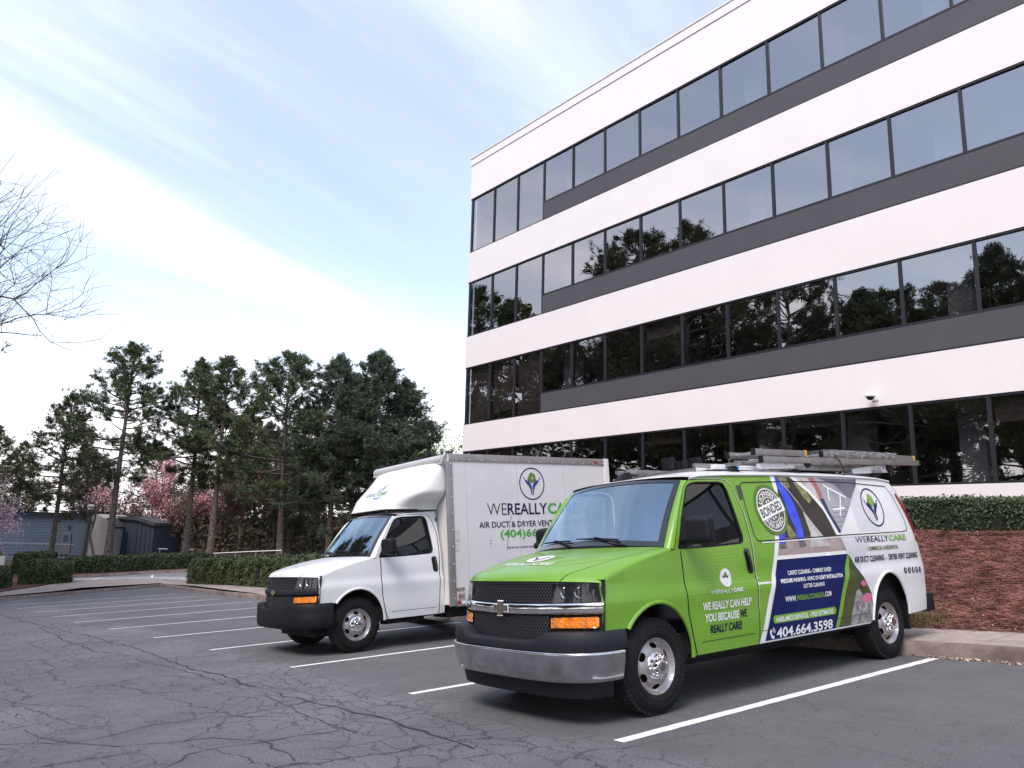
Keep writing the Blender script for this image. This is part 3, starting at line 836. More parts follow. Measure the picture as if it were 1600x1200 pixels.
# ------------------------------------------------------------------ wheels
def wheel(root, x, y, s, z=.395, hubs=True, dual=False, drop=0.0):
    """s = side the face looks to"""
    h = empty('wheel'); h.parent = root; h.location = (x, y, z - drop)
    r = .393
    mb = MB()
    mb.lathe([(.222, -.02), (.235, .004), (.262, .016), (.300, .018), (.335, .010), (.362, -.008), (.376, -.022)], 56, (0, 0, 0), 'Y', 0, s)
    for q in (.272, .322):
        mb.lathe([(q - .004, .0165 if q < .3 else .0135), (q, .021 if q < .3 else .018), (q + .004, .0165 if q < .3 else .0125)], 56, (0, 0, 0), 'Y', 0, s)
    mb.lathe([(.376, -.022), (.388, -.040), (r, -.06), (r, -.20), (.385, -.225), (.36, -.245), (.25, -.245)], 56, (0, 0, 0), 'Y', 1, s)
    for k in range(60):       # shoulder lugs of the tread
        t = 2 * math.pi * k / 60; M = Matrix.Rotation(-t, 4, 'Y')
        y0, y1 = sorted((s * -.018, s * -.075))
        mb.box(.370, .3942, y0, y1, -.011, .011, 1, M)
        y0, y1 = sorted((s * -.10, s * -.19))
        mb.box(.380, .3942, y0, y1, -.008, .008, 1, M)
    t_ = mb.build('tyre', [RUBBER, TREAD], h, smooth=40)
    def dish(rr):
        return spline(rr, [.0, .085, .11, .15, .185, .205, .218, .230], [-.012, -.012, -.006, -.012, -.040, -.034, -.004, .0])
    def rm(a, b):
        rr = math.hypot(a, b); return (a, s * dish(rr), b)
    holes = []
    for k in range(6):
        n_ = 6
        t = 2 * math.pi * (k + .5) / n_
        e = ellipse(.166, 0, .023, .040, 16)
        holes.append([(p * math.cos(t) - q * math.sin(t), p * math.sin(t) + q * math.cos(t)) for p, q in e])
    mb = MB(); mb.sheet(ellipse(0, 0, .2295, .2295, 64), holes, rm, sp=.016, flip=(s > 0))
    rim = mb.build('rim', STEEL, h, smooth=50)
    mb = MB(); mb.lathe([(.0, -.085), (.20, -.085), (.222, -.03)], 32, (0, 0, 0), 'Y', 0, s); mb.build('brake_drum', DARK, h, smooth=40)
    # chrome hub cover with lug caps
    mb = MB()
    mb.lathe([(.116, -.012), (.114, .004), (.104, .010), (.070, .014), (.064, .048), (.056, .062), (.044, .064), (.0, .064)], 32, (0, 0, 0), 'Y', 0, s)
    for k in range(8):
        t = 2 * math.pi * k / 8 + .2
        mb.lathe([(.0165, .0), (.0165, .038), (.012, .047), (0, .048)], 10, (.089 * math.cos(t), 0, .089 * math.sin(t)), 'Y', 0, s)
    mb.build('hub_cover', CHROME, h, smooth=40)
    mb = MB(); mb.lathe([(.036, .0645), (.034, .067), (0, .068)], 20, (0, 0, 0), 'Y', 0, s); mb.build('hub_badge', EMBG if not dual else CHROME, h)
    return h

# ------------------------------------------------------------------ shared van front and cab
WIN = [(1.365, 1.362), (1.50, 1.62), (1.665, 1.885), (1.70, 1.925), (1.76, 1.952), (1.86, 1.965), (2.20, 1.972), (2.255, 1.958), (2.285, 1.90), (2.315, 1.60), (2.325, 1.44), (2.31, 1.40), (2.27, 1.388), (1.80, 1.370)]
DOOR_F = [(1.492, .425), (1.44, .58), (1.395, .785), (1.380, 1.0), (1.376, 1.335)]
DOOR_A = [(1.30, 1.352), (1.45, 1.625), (1.60, 1.86), (1.66, 1.94), (1.73, 1.988)]
DOOR_T = [(1.86, 2.000), (2.22, 2.010), (2.32, 1.99), (2.385, 1.93)]
DOOR_R = [(2.452, 1.68), (2.450, 1.43), (2.440, 1.18), (2.430, .82), (2.415, .46), (2.40, .425)]
GUT = [(1.76, 2.012), (1.90, 2.034), (2.35, 2.055), (3.28, 2.078), (4.36, 2.085), (5.34, 2.075), (5.66, 2.045)]
def arch_pts(cx, cz, rx, rz, a0, a1, n=22):
    return [(cx + rx * math.cos(t), cz + rz * math.sin(t)) for t in [R(a0 + (a1 - a0) * i / n) for i in range(n + 1)]]
ARCH1 = arch_pts(.985, .40, .432, .505, 4, 138)      # rear-low to front-high
def outline_gap(mb, path, s, w=.009, closed=False, off=.0016, mi=0):
    pts = list(path) + ([path[0], path[1]] if closed else [])
    mb.sheet(strip(pts, w), [], side_map(s, off), sp=.06, mi=mi, flip=(s > 0))
def bezel(mb, hole, wdt, s, off, mi=0):
    c = np.mean(np.array(hole), 0)
    outer = []
    n = len(hole)
    for i, p in enumerate(hole):
        q, o = hole[(i + 1) % n], hole[i - 1]
        d = Vector((q[0] - o[0], q[1] - o[1])).normalized(); nn = Vector((-d.y, d.x))
        if (Vector(p) - Vector(c)).dot(nn) < 0: nn = -nn
        outer.append((p[0] + nn.x * wdt, p[1] + nn.y * wdt))
    mb.sheet(outer, [hole], side_map(s, off), sp=.05, mi=mi, flip=(s > 0))

def ws_edge(t, s):      # side edge of the windscreen, bottom to top
    return Vector((1.235 + (1.70 - 1.235) * t - .02 * math.sin(math.pi * t), s * (.905 + (.775 - .905) * t), 1.372 + (1.995 - 1.372) * t))
def ws_pt(u, v):        # u up, v across -1..1
    e = ws_edge(u, 1)
    cx = 1.085 + (1.60 - 1.085) * u - .03 * math.sin(math.pi * u); cz = 1.412 + (2.035 - 1.412) * u
    k = abs(v) ** 2.2
    return (cx + (e.x - cx) * k, v * e.y, cz + (e.z - cz) * k)
def van_front(root, kind, paint_front, paint_roof):
    van = kind == 'van'
    for s in (-1, 1):
        body = MB()
        fl = s > 0
        top = [(x, zs_(x)) for x in (.37, .45, .55, .65, .75, .85, .95, 1.05, 1.15, 1.25)]
        fender = [(.37, .735), (.365, .9)] + top + [(1.368, 1.352)] + DOOR_F[::-1][:0] + [(p[0] - .008, p[1]) for p in DOOR_F[::-1]] + [(1.415, .425)] + ARCH1 + [(.655, .735)]
        body.sheet(fender, [], side_map(s), sp=.05, mi=0, flip=fl)
        # top of the fender, outboard of the bonnet shut line
        body.grid(lambda u, v, s=s: hood_pt(u, s * (vcut(u) + .010 + (1 - vcut(u) - .010) * v)), 34, 14, 0, flip=(s < 0))
        # swage lip round the wheel opening
        lip = [(p[0], s * (SW(*p) + .004), p[1]) for p in arch_pts(.985, .40, .447, .518, 2, 141, 26)]
        body.tube(lip, .017, 8, 0)
        b_obj = body.build('fender', paint_front, root, smooth=40)
        body = MB()
        # A pillar
        def pil(u, v, s=s):
            e = ws_edge(u, s)
            k = u * (len(DOOR_A) - 1); i = min(int(k), len(DOOR_A) - 2); f_ = k - i
            d = (DOOR_A[i][0] * (1 - f_) + DOOR_A[i + 1][0] * f_ - .008, DOOR_A[i][1] * (1 - f_) + DOOR_A[i + 1][1] * f_)
            q = Vector((d[0], s * SW(*d), d[1])); m_ = e.lerp(q, v)
            b_ = math.sin(math.pi * v) * .016
            return (m_.x - b_ * .6, m_.y + s * b_ * .8, m_.z)
        body.grid(pil, 20, 8, 0, flip=(s > 0))
        body.build('windscreen_pillar', paint_front, root, smooth=40)
    # bonnet
    mb = MB(); mb.grid(lambda u, v: hood_pt(u, (2 * v - 1) * vcut(u)), 44, 48, 0, flip=True)
    hood = mb.build('bonnet', paint_front, root, smooth=50)
    mb = MB(); mb.grid(lambda u, v: hood_pt(u * .97, (2 * v - 1) * .97, -.022), 24, 32, 0, flip=True); mb.build('bonnet_liner', DARK, root, smooth=50)
    # cowl
    def cowl(u, v):
        y = (2 * v - 1); a = Vector(hood_pt(1.0, 0)) ; 
        p = Vector(ws_pt(0.0, y)); yy = p.y
        x1 = 1.06 + .17 * (yy / .9) ** 2
        q = Vector((x1 - .01, yy, 1.375 - .035 * (yy / .9) ** 2 - .01))
        m_ = q.lerp(p, u); return (m_.x, m_.y, m_.z - .012 * math.sin(math.pi * u))
    mb = MB(); mb.grid(cowl, 8, 30, 0, flip=True); mb.build('cowl', BLACKP, root, smooth=50)
    # windscreen with black border
    mb = MB(); mb.grid(lambda u, v: ws_pt(u, 2 * v - 1), 14, 28, 0, flip=True)
    mb.build('windscreen', WSGLASS, root, smooth=60)
    mb = MB()
    o_ = lambda u, v: (lambda p: (p[0] - .004, p[1], p[2] + .003))(ws_pt(u, v))
    for fn in (lambda a, b: o_(a * .075, 2 * b - 1), lambda a, b: o_(.955 + a * .045, 2 * b - 1), lambda a, b: o_(b, -1 + .065 * a), lambda a, b: o_(b, 1 - .065 * (1 - a))):
        mb.grid(fn, 3, 26, 0, flip=False)
    for f_i in range(len(mb.f)): pass
    mb.build('windscreen_border', GLOSSB, root, smooth=60)
    for y0, y1, k in ((-.62, -.02, 0), (.12, .66, 1)):        # wipers
        a = Vector(ws_pt(0, y0 / .9 if k == 0 else .12)); 
        mb = MB()
        pv = Vector(ws_pt(-.03, -.62 if k == 0 else .16)) + Vector((-.02, 0, .02))
        tip = Vector(ws_pt(.10, -.18 if k == 0 else .52)) + Vector((-.03, 0, .02))
        mb.tube([pv, pv.lerp(tip, .5) + Vector((-.012, 0, .012)), tip], [.012, .008, .006], 6)
        b0 = Vector(ws_pt(.075, -.50 if k == 0 else .22)) + Vector((-.022, 0, .012)); b1 = Vector(ws_pt(.10, .12 if k == 0 else .80)) + Vector((-.022, 0, .012))
        mb.tube([b0, b0.lerp(b1, .5) + Vector((-.006, 0, .004)), b1], [.008, .012, .006], 6)
        mb.build('wiper', TRIM, root)
    # front doors with glass, handle and mirror
    for s in (-1, 1):
        fl = s > 0
        mb = MB()
        dl = [(p[0] + .004, p[1]) for p in DOOR_F] + DOOR_A + DOOR_T + [(p[0] - .004, p[1]) for p in DOOR_R]
        sail = [(1.345, 1.362), (1.50, 1.645), (1.50, 1.375)]
        mb.sheet(dl, [WIN], side_map(s), sp=.05, flip=fl)
        door = mb.build('door', paint_front, root, smooth=40)
        mb = MB(); mb.sheet(WIN, [], side_map(s, -.016), sp=.08, flip=fl); mb.build('door_glass', SIDEGLASS, door, smooth=60)
        mb = MB(); bezel(mb, WIN, .016, s, .002); mb.sheet([(1.345, 1.360), (1.49, 1.635), (1.545, 1.63), (1.56, 1.375)], [], side_map(s, .004), sp=.05, flip=fl)
        mb.build('door_seal', TRIM, door, smooth=40)
        mb = MB(); outline_gap(mb, DOOR_F, s, .011); outline_gap(mb, DOOR_R[:-1], s, .011); outline_gap(mb, [(1.55, .53), (2.36, .53)], s, .006)  # shut lines, plus a dark strip painted as shade in the lower door crease
        mb.build('door_seam_and_crease', SEAM_D, door, smooth=40)
        # grab handle in a dark recess
        rec = [(2.292, 1.29), (2.31, 1.325), (2.37, 1.325), (2.39, 1.30), (2.412, 1.12), (2.40, 1.085), (2.345, 1.085), (2.318, 1.115)]
        mb = MB(); mb.sheet(rec, [], side_map(s, .0035), sp=.04, flip=fl)
        y_ = s * (SW(2.36, 1.2) + .016)
        mb.tube([(2.34, s * (SW(2.36, 1.3) + .004), 1.305), (2.345, y_, 1.28), (2.362, y_, 1.14), (2.37, s * (SW(2.36, 1.1) + .004), 1.11)], .012, 8)
        mb.build('handle', GLOSSB, door, smooth=40)
        # mirror
        mr = MB()
        yb = SW(1.5, 1.45)
        M = Matrix.Translation((1.40 + (.20 if s > 0 else 0), s * (yb + .235), 1.512)) @ Matrix.Rotation(s * R(-12), 4, 'Z')
        bm = bmesh.new(); bmesh.ops.create_cube(bm, size=1)
        for v in bm.verts:
            v.co = Vector((v.co.x * .16 * (1 if v.co.x > 0 else .8), v.co.y * .25, v.co.z * .265 * (1.0 if v.co.x > 0 else .86)))
        bmesh.ops.bevel(bm, geom=bm.edges[:], offset=.05, segments=4, affect='EDGES', profile=.55)
        bm.transform(M); mr.bm(bm)
        mr.tube([(1.43, s * (yb - .01), 1.425), (1.42, s * (yb + .07), 1.43), (1.40, s * (yb + .16), 1.445)], [.035, .030, .034], 10)
        mir = mr.build('mirror', BLACKP, root, smooth=50)
        mg = MB(); mg.rbox(.072, .080, -.095, .095, -.12, .12, .003, 0, M); mg.build('mirror_glass', CHROME, mir)
    # front fascia: dark carrier, grilles, lamps
    mb = MB(); mb.grid(lambda u, v: fascia(-.972 + 1.944 * v, .64 + .50 * u, -.02), 8, 50, 0, flip=True)
    fas = mb.build('grille_surround', TRIM, root, smooth=50)
    def lattice(y0, y1, z0, z1, step, wd, slant, name, m):
        g = MB()
        if slant:
            k = 0
            for sg in (-1, 1):
                c0 = y0 - (z1 - z0)
                while c0 < y1 + (z1 - z0):
                    P = []
                    n_ = 10
                    for i in range(n_ + 1):
                        z = z0 + (z1 - z0) * i / n_; y = c0 + sg * (z - (z0 + z1) / 2) * .62
                        if y0 <= y <= y1: P.append((y, z))
                    if len(P) > 1: g.sheet(strip(P, wd), [], lambda a, b: fascia(a, b, -.006 + .002 * sg), sp=.2, flip=True)
                    c0 += step
        else:
            z = z0
            while z < z1:
                g.grid(lambda u, v, z=z: fascia(y0 + (y1 - y0) * v, z + wd * u, -.004), 1, 20, 0, flip=True); z += step
            y = y0
            while y < y1:
                g.grid(lambda u, v, y=y: fascia(y + .006 * v, z0 + (z1 - z0) * u, -.008), 2, 1, 0, flip=True); y += step * 1.6
        return g.build(name, m, root, smooth=40)
    GR = mat('grille_mesh', (0.030, 0.032, 0.040), 0.4, spec=.5)
    lattice(-.57, .57, .962, 1.118, .032 if van else .022, .008 if van else .009, van, 'upper_grille', GR)
    lattice(-.55, .55, .67, .855, .032 if van else .024, .008 if van else .010, van, 'lower_grille', GR)
    # bar across the middle
    bar = MB()
    def barfn(u, v):
        y = -.985 + 1.97 * v; a = R(-95 + 190 * u)
        hgt = .047 if van else .045; ex = .030
        p = fascia(y, .915, 0)
        return (p[0] - ex * math.cos(a) ** .8 if math.cos(a) > 0 else p[0] + .01, y, .915 + hgt * math.sin(a) - .008 * (1 - abs(y)))
    bar.grid(barfn, 12, 60, 0, flip=True)
    bar.build('grille_bar', CHROME if van else GREYP, root, smooth=60)
    # cross shaped badge on the bar
    bt = [(-.105, -.02), (-.095, .022), (-.037, .022), (-.037, .046), (.037, .046), (.037, .022), (.095, .022), (.105, -.02), (.037, -.02), (.037, -.046), (-.037, -.046), (-.037, -.02)]
    sc = 1.0 if van else .82
    for k, (g_, m_, o_) in enumerate(((1.16, CHROME if van else GREYP, .036), (1.0, EMBG if van else GOLD, .041))):
        mb = MB(); mb.sheet([(a * g_ * sc, .913 + b * g_ * (1.25 if van else 1.1) * sc) for a, b in bt], [], lambda a, b, o_=o_: fascia(a, b, o_), sp=.03, flip=True)
        mb.build('badge', m_, root, smooth=40)
    for s in (-1, 1):
        fl = True if s < 0 else True
        hl = [(s * .580, .962), (s * .622, 1.122), (s * .80, 1.122), (s * .93, 1.105), (s * .970, 1.065), (s * .977, .962)]
        if s > 0: hl = hl[::-1]
        mb = MB(); mb.sheet(hl, [], lambda a, b: fascia(a, b, -.012), sp=.04, flip=True)
        h_ = mb.build('headlight', LAMPDK, root, smooth=50)
        for cy, ry, m_ in ((.685, .042, LAMPIN), (.805, .050, LAMPIN)):
            mb = MB(); q = ellipse(s * cy, 1.042, ry, .046, 20)
            mb.sheet(q, [], lambda a, b, cy=cy, ry=ry: (lambda p: (p[0] + .035 * (1 - ((abs(a) - cy) / ry) ** 2 - ((b - 1.042) / .046) ** 2), p[1], p[2]))(fascia(a, b, -.004)), sp=.014, flip=True)
            mb.build('reflector', m_, h_, smooth=50)
        mb = MB(); mb.sheet(hl, [], lambda a, b: fascia(a, b, .010), sp=.04, flip=True); mb.build('lens', LENS, h_, smooth=60)
        am = [(s * .575, .762), (s * .575, .842), (s * .93, .850), (s * .945, .838), (s * .945, .772), (s * .93, .764)]
        mb = MB(); mb.sheet(am, [], lambda a, b: fascia(a, b, .006 + .004 * math.sin(a * 400)), sp=.02, flip=True)
        mb.build('turn_signal', AMBER, root, smooth=25)
    # bumper swept round the front
    def bump_plan(t, off=0.0):
        """t in -1..1 across; superellipse in plan"""
        a = t * math.pi / 2 * .999; n_ = 3.2
        y = 1.012 * (abs(math.sin(a)) ** (2 / n_)) * (1 if t >= 0 else -1)
        x = .585 - .585 * max(0.0, math.cos(a)) ** (2 / n_)
        nx = -(max(1e-4, math.cos(a)) ** (2 - 2 / n_)) / .585; ny = (abs(math.sin(a)) ** (2 - 2 / n_)) / 1.012 * (1 if t >= 0 else -1)
        L_ = math.hypot(nx, ny)
        return x + nx / L_ * off, y + ny / L_ * off
    def sweep(prof, t0=-1, t1=1, n=72):
        g = MB()
        def fn(u, v):
            t = t0 + (t1 - t0) * v
            k = u * (len(prof) - 1); i = min(int(k + 1e-9), len(prof) - 2); f_ = k - i
            d = prof[i][0] * (1 - f_) + prof[i + 1][0] * f_; z = prof[i][1] * (1 - f_) + prof[i + 1][1] * f_
            x, y = bump_plan(t, d)
            if z > .64: z -= .070 * (1 - smooth01((abs(y) - .42) / .22)) * smooth01((z - .64) / .06)
            return (x, y, z)
        g.grid(fn, (len(prof) - 1), n, 0, flip=True); return g
    if van:
        sweep([(-.30, .732), (-.06, .738), (-.012, .735), (0, .722), (.006, .66), (.004, .60), (-.006, .588), (-.04, .586)]).build('bumper_pad', GREYP, root, smooth=40)
        g = sweep([(-.03, .586), (.004, .587), (.018, .582), (.024, .572), (.022, .56), (.018, .53), (.011, .49), (.002, .44), (-.012, .39), (-.026, .355), (-.05, .345), (-.10, .345)], -.985, .985)
        g.build('bumper', BUMPCHROME, root, smooth=60)
        sweep([(-.07, .350), (-.075, .30), (-.090, .225), (-.14, .225)], -.95, .95).build('air_dam', BLACKP, root, smooth=40)
    else:
        g = sweep([(-.30, .745), (-.05, .748), (-.010, .742), (0, .725), (.008, .66), (.006, .60), (.010, .585), (.012, .50), (.0, .42), (-.02, .395), (-.30, .39)])
        g.build('bumper', BLACKP, root, smooth=40)
    # cabin: floor, dash, seats, wheel
    mb = MB(); mb.rbox(1.12, 1.55, -.86, .86, 1.05, 1.345, .05); mb.build('dashboard', DASHM, root, smooth=50)
    mb = MB()
    c_ = Vector((1.70, -.42, 1.30)); tl = Matrix.Rotation(R(62), 4, 'Y')
    ring = [c_ + tl @ Vector((.185 * math.cos(t), .185 * math.sin(t), 0)) for t in [2 * math.pi * i / 24 for i in range(25)]]
    mb.tube(ring, .016, 6, caps=False); mb.tube([c_ + tl @ Vector((0, -.18, 0)), c_ + tl @ Vector((0, .18, 0))], .02, 6)
    mb.tube([c_, c_ + Vector((-.25, 0, -.14))], .03, 8)
    mb.build('steering_wheel', TRIM, root, smooth=50)
    for sy in (-.42, .42):
        mb = MB(); mb.rbox(1.85, 2.30, sy - .25, sy + .25, .85, 1.02, .06)
        Mb = Matrix.Translation((2.28, sy, .98)) @ Matrix.Rotation(R(12), 4, 'Y')
        mb.rbox(-.08, .08, -.24, .24, 0, .66, .06, 0, Mb); mb.rbox(-.06, .06, -.14, .14, .69, .88, .05, 0, Mb)
        mb.build('seat', SEATM, root, smooth=50)
    mb = MB(); mb.box(.40, 1.30, -.60, .60, .30, 1.03); mb.box(1.30, 2.50, -.90, .90, .40, .62)
    mb.box(.45, 1.5, -.66, .66, .24, .5)
    for s in (-1, 1): mb.box(1.42, 2.46, min(s * .90, s * .93), max(s * .90, s * .93), .44, 1.33)
    mb.build('underbody', DARK, root, smooth=0)  # underbody, with dark boxes added to keep light from leaking through the shell
    return b_obj
def shell_rear(body, xs0, xs1, kind): pass
# ------------------------------------------------------------------ the green and white work van
VN = empty('work_van', lotm(4.15, 5.67))
tag(VN, 'green, navy and white wrapped cargo van with ladders on its roof rack', 'van')
van_front(VN, 'van', GREEN, WHITEP)
ARCH2 = arch_pts(4.985, .40, .415, .555, 8, 172, 26)     # rear-low to front-low
rb = MB()
for s in (-1, 1):
    ol = [(2.41, .425), (2.424, .46), (2.438, .82), (2.449, 1.18), (2.459, 1.43), (2.461, 1.68), (2.393, 1.935), (2.325, 1.998), (2.22, 2.018), (1.86, 2.008), (1.745, 1.998)]
    ol = ol + GUT + [(5.78, 1.93), (5.87, 1.74), (5.925, 1.44), (5.94, 1.0), (5.93, .62), (5.925, .47), (5.46, .46)] + ARCH2 + [(4.50, .43)]
    rb.sheet(ol, [], side_map(s), sp=.06, mi=0, flip=(s > 0))
    lip = [(p[0], s * (SW(*p) + .004), p[1]) for p in arch_pts(4.985, .40, .430, .570, 6, 174, 28)]
    rb.tube(lip, .016, 8, 0)
# roof
def roof(u, v):
    x = 1.60 + u * 4.10
    t = 2 * v - 1
    xe = 1.74 + (5.66 - 1.74) * u
    zg = interp(xe, [p[0] for p in GUT], [p[1] for p in GUT])
    yg = SW(xe, zg)
    crown = .022 + .055 * smooth01(u / .22) - .03 * smooth01((u - .85) / .15)
    k = abs(t) ** 3.2
    xx = x + (xe - x) * abs(t) ** 2.2
    return (xx, t * (yg + .004), zg + .012 + crown * (1 - k) ** .8)
rb.grid(roof, 50, 36, 0, flip=False)
for s in (-1, 1):      # rain gutter
    rb.tube([(p[0], s * (SW(*p) + .010), p[1] + .004) for p in GUT], .012, 6, 0)
# tail
def tail(u, v):
    t = 2 * v - 1
    x, z = [(5.66, 2.05), (5.80, 1.93), (5.89, 1.74), (5.945, 1.44), (5.96, 1.0), (5.95, .62), (5.945, .45)][int(round(u * 6))]
    yg = SW(min(x, 5.94), z)
    return (x + .05 * (1 - abs(t) ** 4), t * (yg - .002), z)
rb.grid(tail, 6, 20, 0)
rear = rb.build('rear_body', WHITEP, VN, smooth=40)
mb = MB(); mb.box(2.52, 5.85, -.86, .86, .46, 1.30); mb.box(2.52, 5.60, -.74, .74, 1.30, 1.98); mb.box(1.5, 5.8, -.55, .55, .27, .47)
mb.box(1.45, 4.55, -.93, .93, .40, .46)
mb.build('cargo_light_block', DARK, VN, smooth=0)  # dark boxes added inside so that no light passes through the body
mb = MB(); mb.box(2.46, 2.50, -.88, .88, .6, 1.95); mb.build('bulkhead', DASHM, VN, smooth=0)
mb = MB(); mb.grid(lambda u, v: (lambda p: (p[0] + .03, p[1] * .97, p[2] - .035))(roof(u * .25, v)), 10, 12); mb.build('headliner', HEADL, VN)
for s in (-1, 1):
    mb = MB(); mb.sheet([(5.70, 1.89), (5.74, 1.90), (5.855, 1.72), (5.92, 1.46), (5.93, 1.30), (5.875, 1.29), (5.85, 1.45), (5.80, 1.66)], [], side_map(s, .010), sp=.04, flip=(s > 0))
    mb.build('tail_light', REDL, VN, smooth=50)
    mb = MB(); mb.box(5.40, 5.44, min(s * .72, s * .95), max(s * .72, s * .95), .28, .62); mb.build('mud_flap', TRIM, VN, smooth=0)
mb = MB(); mb.rbox(5.93, 6.10, -.97, .97, .44, .66, .03); mb.build('rear_bumper', BLACKP, VN, smooth=40)
mb = MB()
for s in (-1, 1):
    mb.tube([(4.60, s * .62, .30), (5.2, s * .62, .28), (5.8, s * .60, .34)], .035, 8)
mb.tube([(.985, -.74, .40), (.985, .74, .40)], .05, 8); mb.tube([(4.935, -.72, .40), (4.935, .72, .40)], .06, 8); mb.lathe([(0, -.16), (.12, -.12), (.15, 0), (.12, .12), (0, .16)], 16, (4.935, 0, .38), 'Y')
mb.build('axles', DARK, VN, smooth=40)
for x in (.978, 4.935):
    for s in (-1, 1): wheel(VN, x, s * .945, s)

# -------- wrap graphics on both sides' skin: sheets a few millimetres proud of the paint
NAVY = mat('navy_vinyl', (0.004, 0.012, 0.095), 0.5, spec=.2, var=.15, vscale=2)
NAVYT = mat('navy_letters', (0.006, 0.007, 0.045), 0.5, spec=.2)
GREENV = mat('leaf_green_vinyl', (0.17, 0.38, 0.03), 0.35, coat=.12)
GREEND = mat('dark_green_vinyl', (0.085, 0.17, 0.03), 0.4, coat=.12)
WHITEV = mat('white_vinyl', (0.80, 0.80, 0.80), 0.35, coat=.12)
GREYT = mat('grey_letters', (0.10, 0.11, 0.06), 0.4)
BADGEG = mat('badge_grey', (0.075, 0.085, 0.055), 0.45)
TROUSER = mat('print_blue', (0.012, 0.030, 0.62), 0.35, coat=.12, col2=(0.05, 0.10, 0.75), vscale=9)
HEDGEP = mat('print_hedge', (0.030, 0.026, 0.012), 0.4, coat=.12, col2=(0.010, 0.009, 0.007), vscale=12)
FOLIP = mat('print_foliage', (0.36, 0.33, 0.12), 0.4, coat=.12, col2=(0.06, 0.075, 0.025), vscale=30)
PAVEP = mat('print_paving', (0.44, 0.35, 0.33), 0.4, coat=.12, col2=(0.30, 0.22, 0.21), vscale=5)
SIDINGP = mat('print_siding', (0.34, 0.34, 0.37), 0.4, coat=.12, var=.2, vscale=3)
DUSKP = mat('print_dusk', (0.06, 0.065, 0.11), 0.4, coat=.12, col2=(0.15, 0.15, 0.19), vscale=2.5)
SKINP = mat('print_skin', (0.42, 0.16, 0.13), 0.4, coat=.12, col2=(0.32, 0.10, 0.09), vscale=14)
SLEEVEP = mat('print_sleeve', (0.01, 0.025, 0.09), 0.4, coat=.12)
SPRAYP = mat('print_spray', (0.62, 0.58, 0.57), 0.4, coat=.12, col2=(0.38, 0.33, 0.32), vscale=10)
SHOEP = mat('print_shoe', (0.05, 0.05, 0.055), 0.5, col2=(0.2, 0.2, 0.2), vscale=30)
DUCTP = mat('print_duct', (0.035, 0.045, 0.018), 0.4, coat=.12, col2=(0.075, 0.10, 0.03), vscale=4)
FURP = mat('print_lint', (0.45, 0.43, 0.44), 0.5, col2=(0.05, 0.05, 0.05), vscale=16)
PINKP = mat('print_glove', (0.62, 0.16, 0.27), 0.45)
VS = lambda off: side_map(-1, off)
def decal(name, pts, m, off, holes=(), sp=.08, parent=None):
    mb = MB(); mb.sheet(pts, list(holes), VS(off), sp=sp); return mb.build(name, m, parent or rear, smooth=60)
def letters(name, items, m, off=.006, parent=None):
    for it in items:
        body, x0, x1, zb, zt_ = it[:5]; kw = it[5] if len(it) > 5 else {}
        mb = MB(); put_text(mb, body, x0, x1, zb, zt_, VS(off), **kw)
        mb.build(name, m, parent or rear, smooth=0)
SL = [(3.105, 2.068), (3.112, 1.927), (3.06, 1.75), (2.960, 1.588), (2.872, 1.437), (2.791, 1.247), (2.69, 1.03), (2.599, .844), (2.484, .573), (2.42, .44)]
SRr = [(3.185, 2.070), (3.170, 1.928), (3.11, 1.75), (3.02, 1.587), (2.915, 1.371), (2.826, 1.183), (2.73, .98), (2.645, .801), (2.545, .568), (2.498, .44)]
# green field between the door and the swoosh
decal('green_wrap', [(2.418, .44), (2.444, .82), (2.455, 1.18), (2.465, 1.43), (2.467, 1.68), (2.40, 1.935), (2.33, 2.004), (2.22, 2.024), (1.86, 2.014), (1.78, 2.006), (1.90, 2.026), (2.35, 2.047), (3.105, 2.066)] + SL[1:], GREEN, .0012)
decal('white_swoosh', SL + SRr[::-1], WHITEV, .0022)
decal('navy_panel', [(2.826, 1.193), (4.168, 1.203), (4.108, 1.104), (4.003, .926), (3.891, .709), (3.765, .445), (2.504, .44), (2.567, .592), (2.672, .822), (2.77, 1.060)], NAVY, .0030)
decal('green_stripe', [(4.168, 1.203), (4.215, 1.183), (4.141, 1.01), (4.007, .79), (3.86, .50), (3.835, .445), (3.765, .445), (3.891, .709), (4.003, .926), (4.108, 1.104)], GREENV, .0034)
LW = [(4.215, 1.183), (4.306, 1.062), (4.462, .885), (4.555, .765)]
decal('duct_print', LW + [(4.575, .60), (4.54, .445), (3.835, .445), (3.86, .50), (4.007, .79), (4.141, 1.01)], DUCTP, .0028)
decal('lint_print', [(4.235, .80), (4.30, .82), (4.362, .748), (4.55, .698), (4.572, .60), (4.545, .447), (4.08, .447), (4.10, .56), (4.16, .66)], FURP, .0034)
decal('glove_print', [(4.331, .872), (4.375, .905), (4.415, .90), (4.462, .872), (4.45, .842), (4.38, .84)], PINKP, .0040, sp=.03)
decal('glove_print', [(4.338, .70), (4.37, .735), (4.43, .765), (4.52, .755), (4.555, .72), (4.53, .672), (4.44, .655), (4.367, .664)], PINKP, .0040, sp=.03)
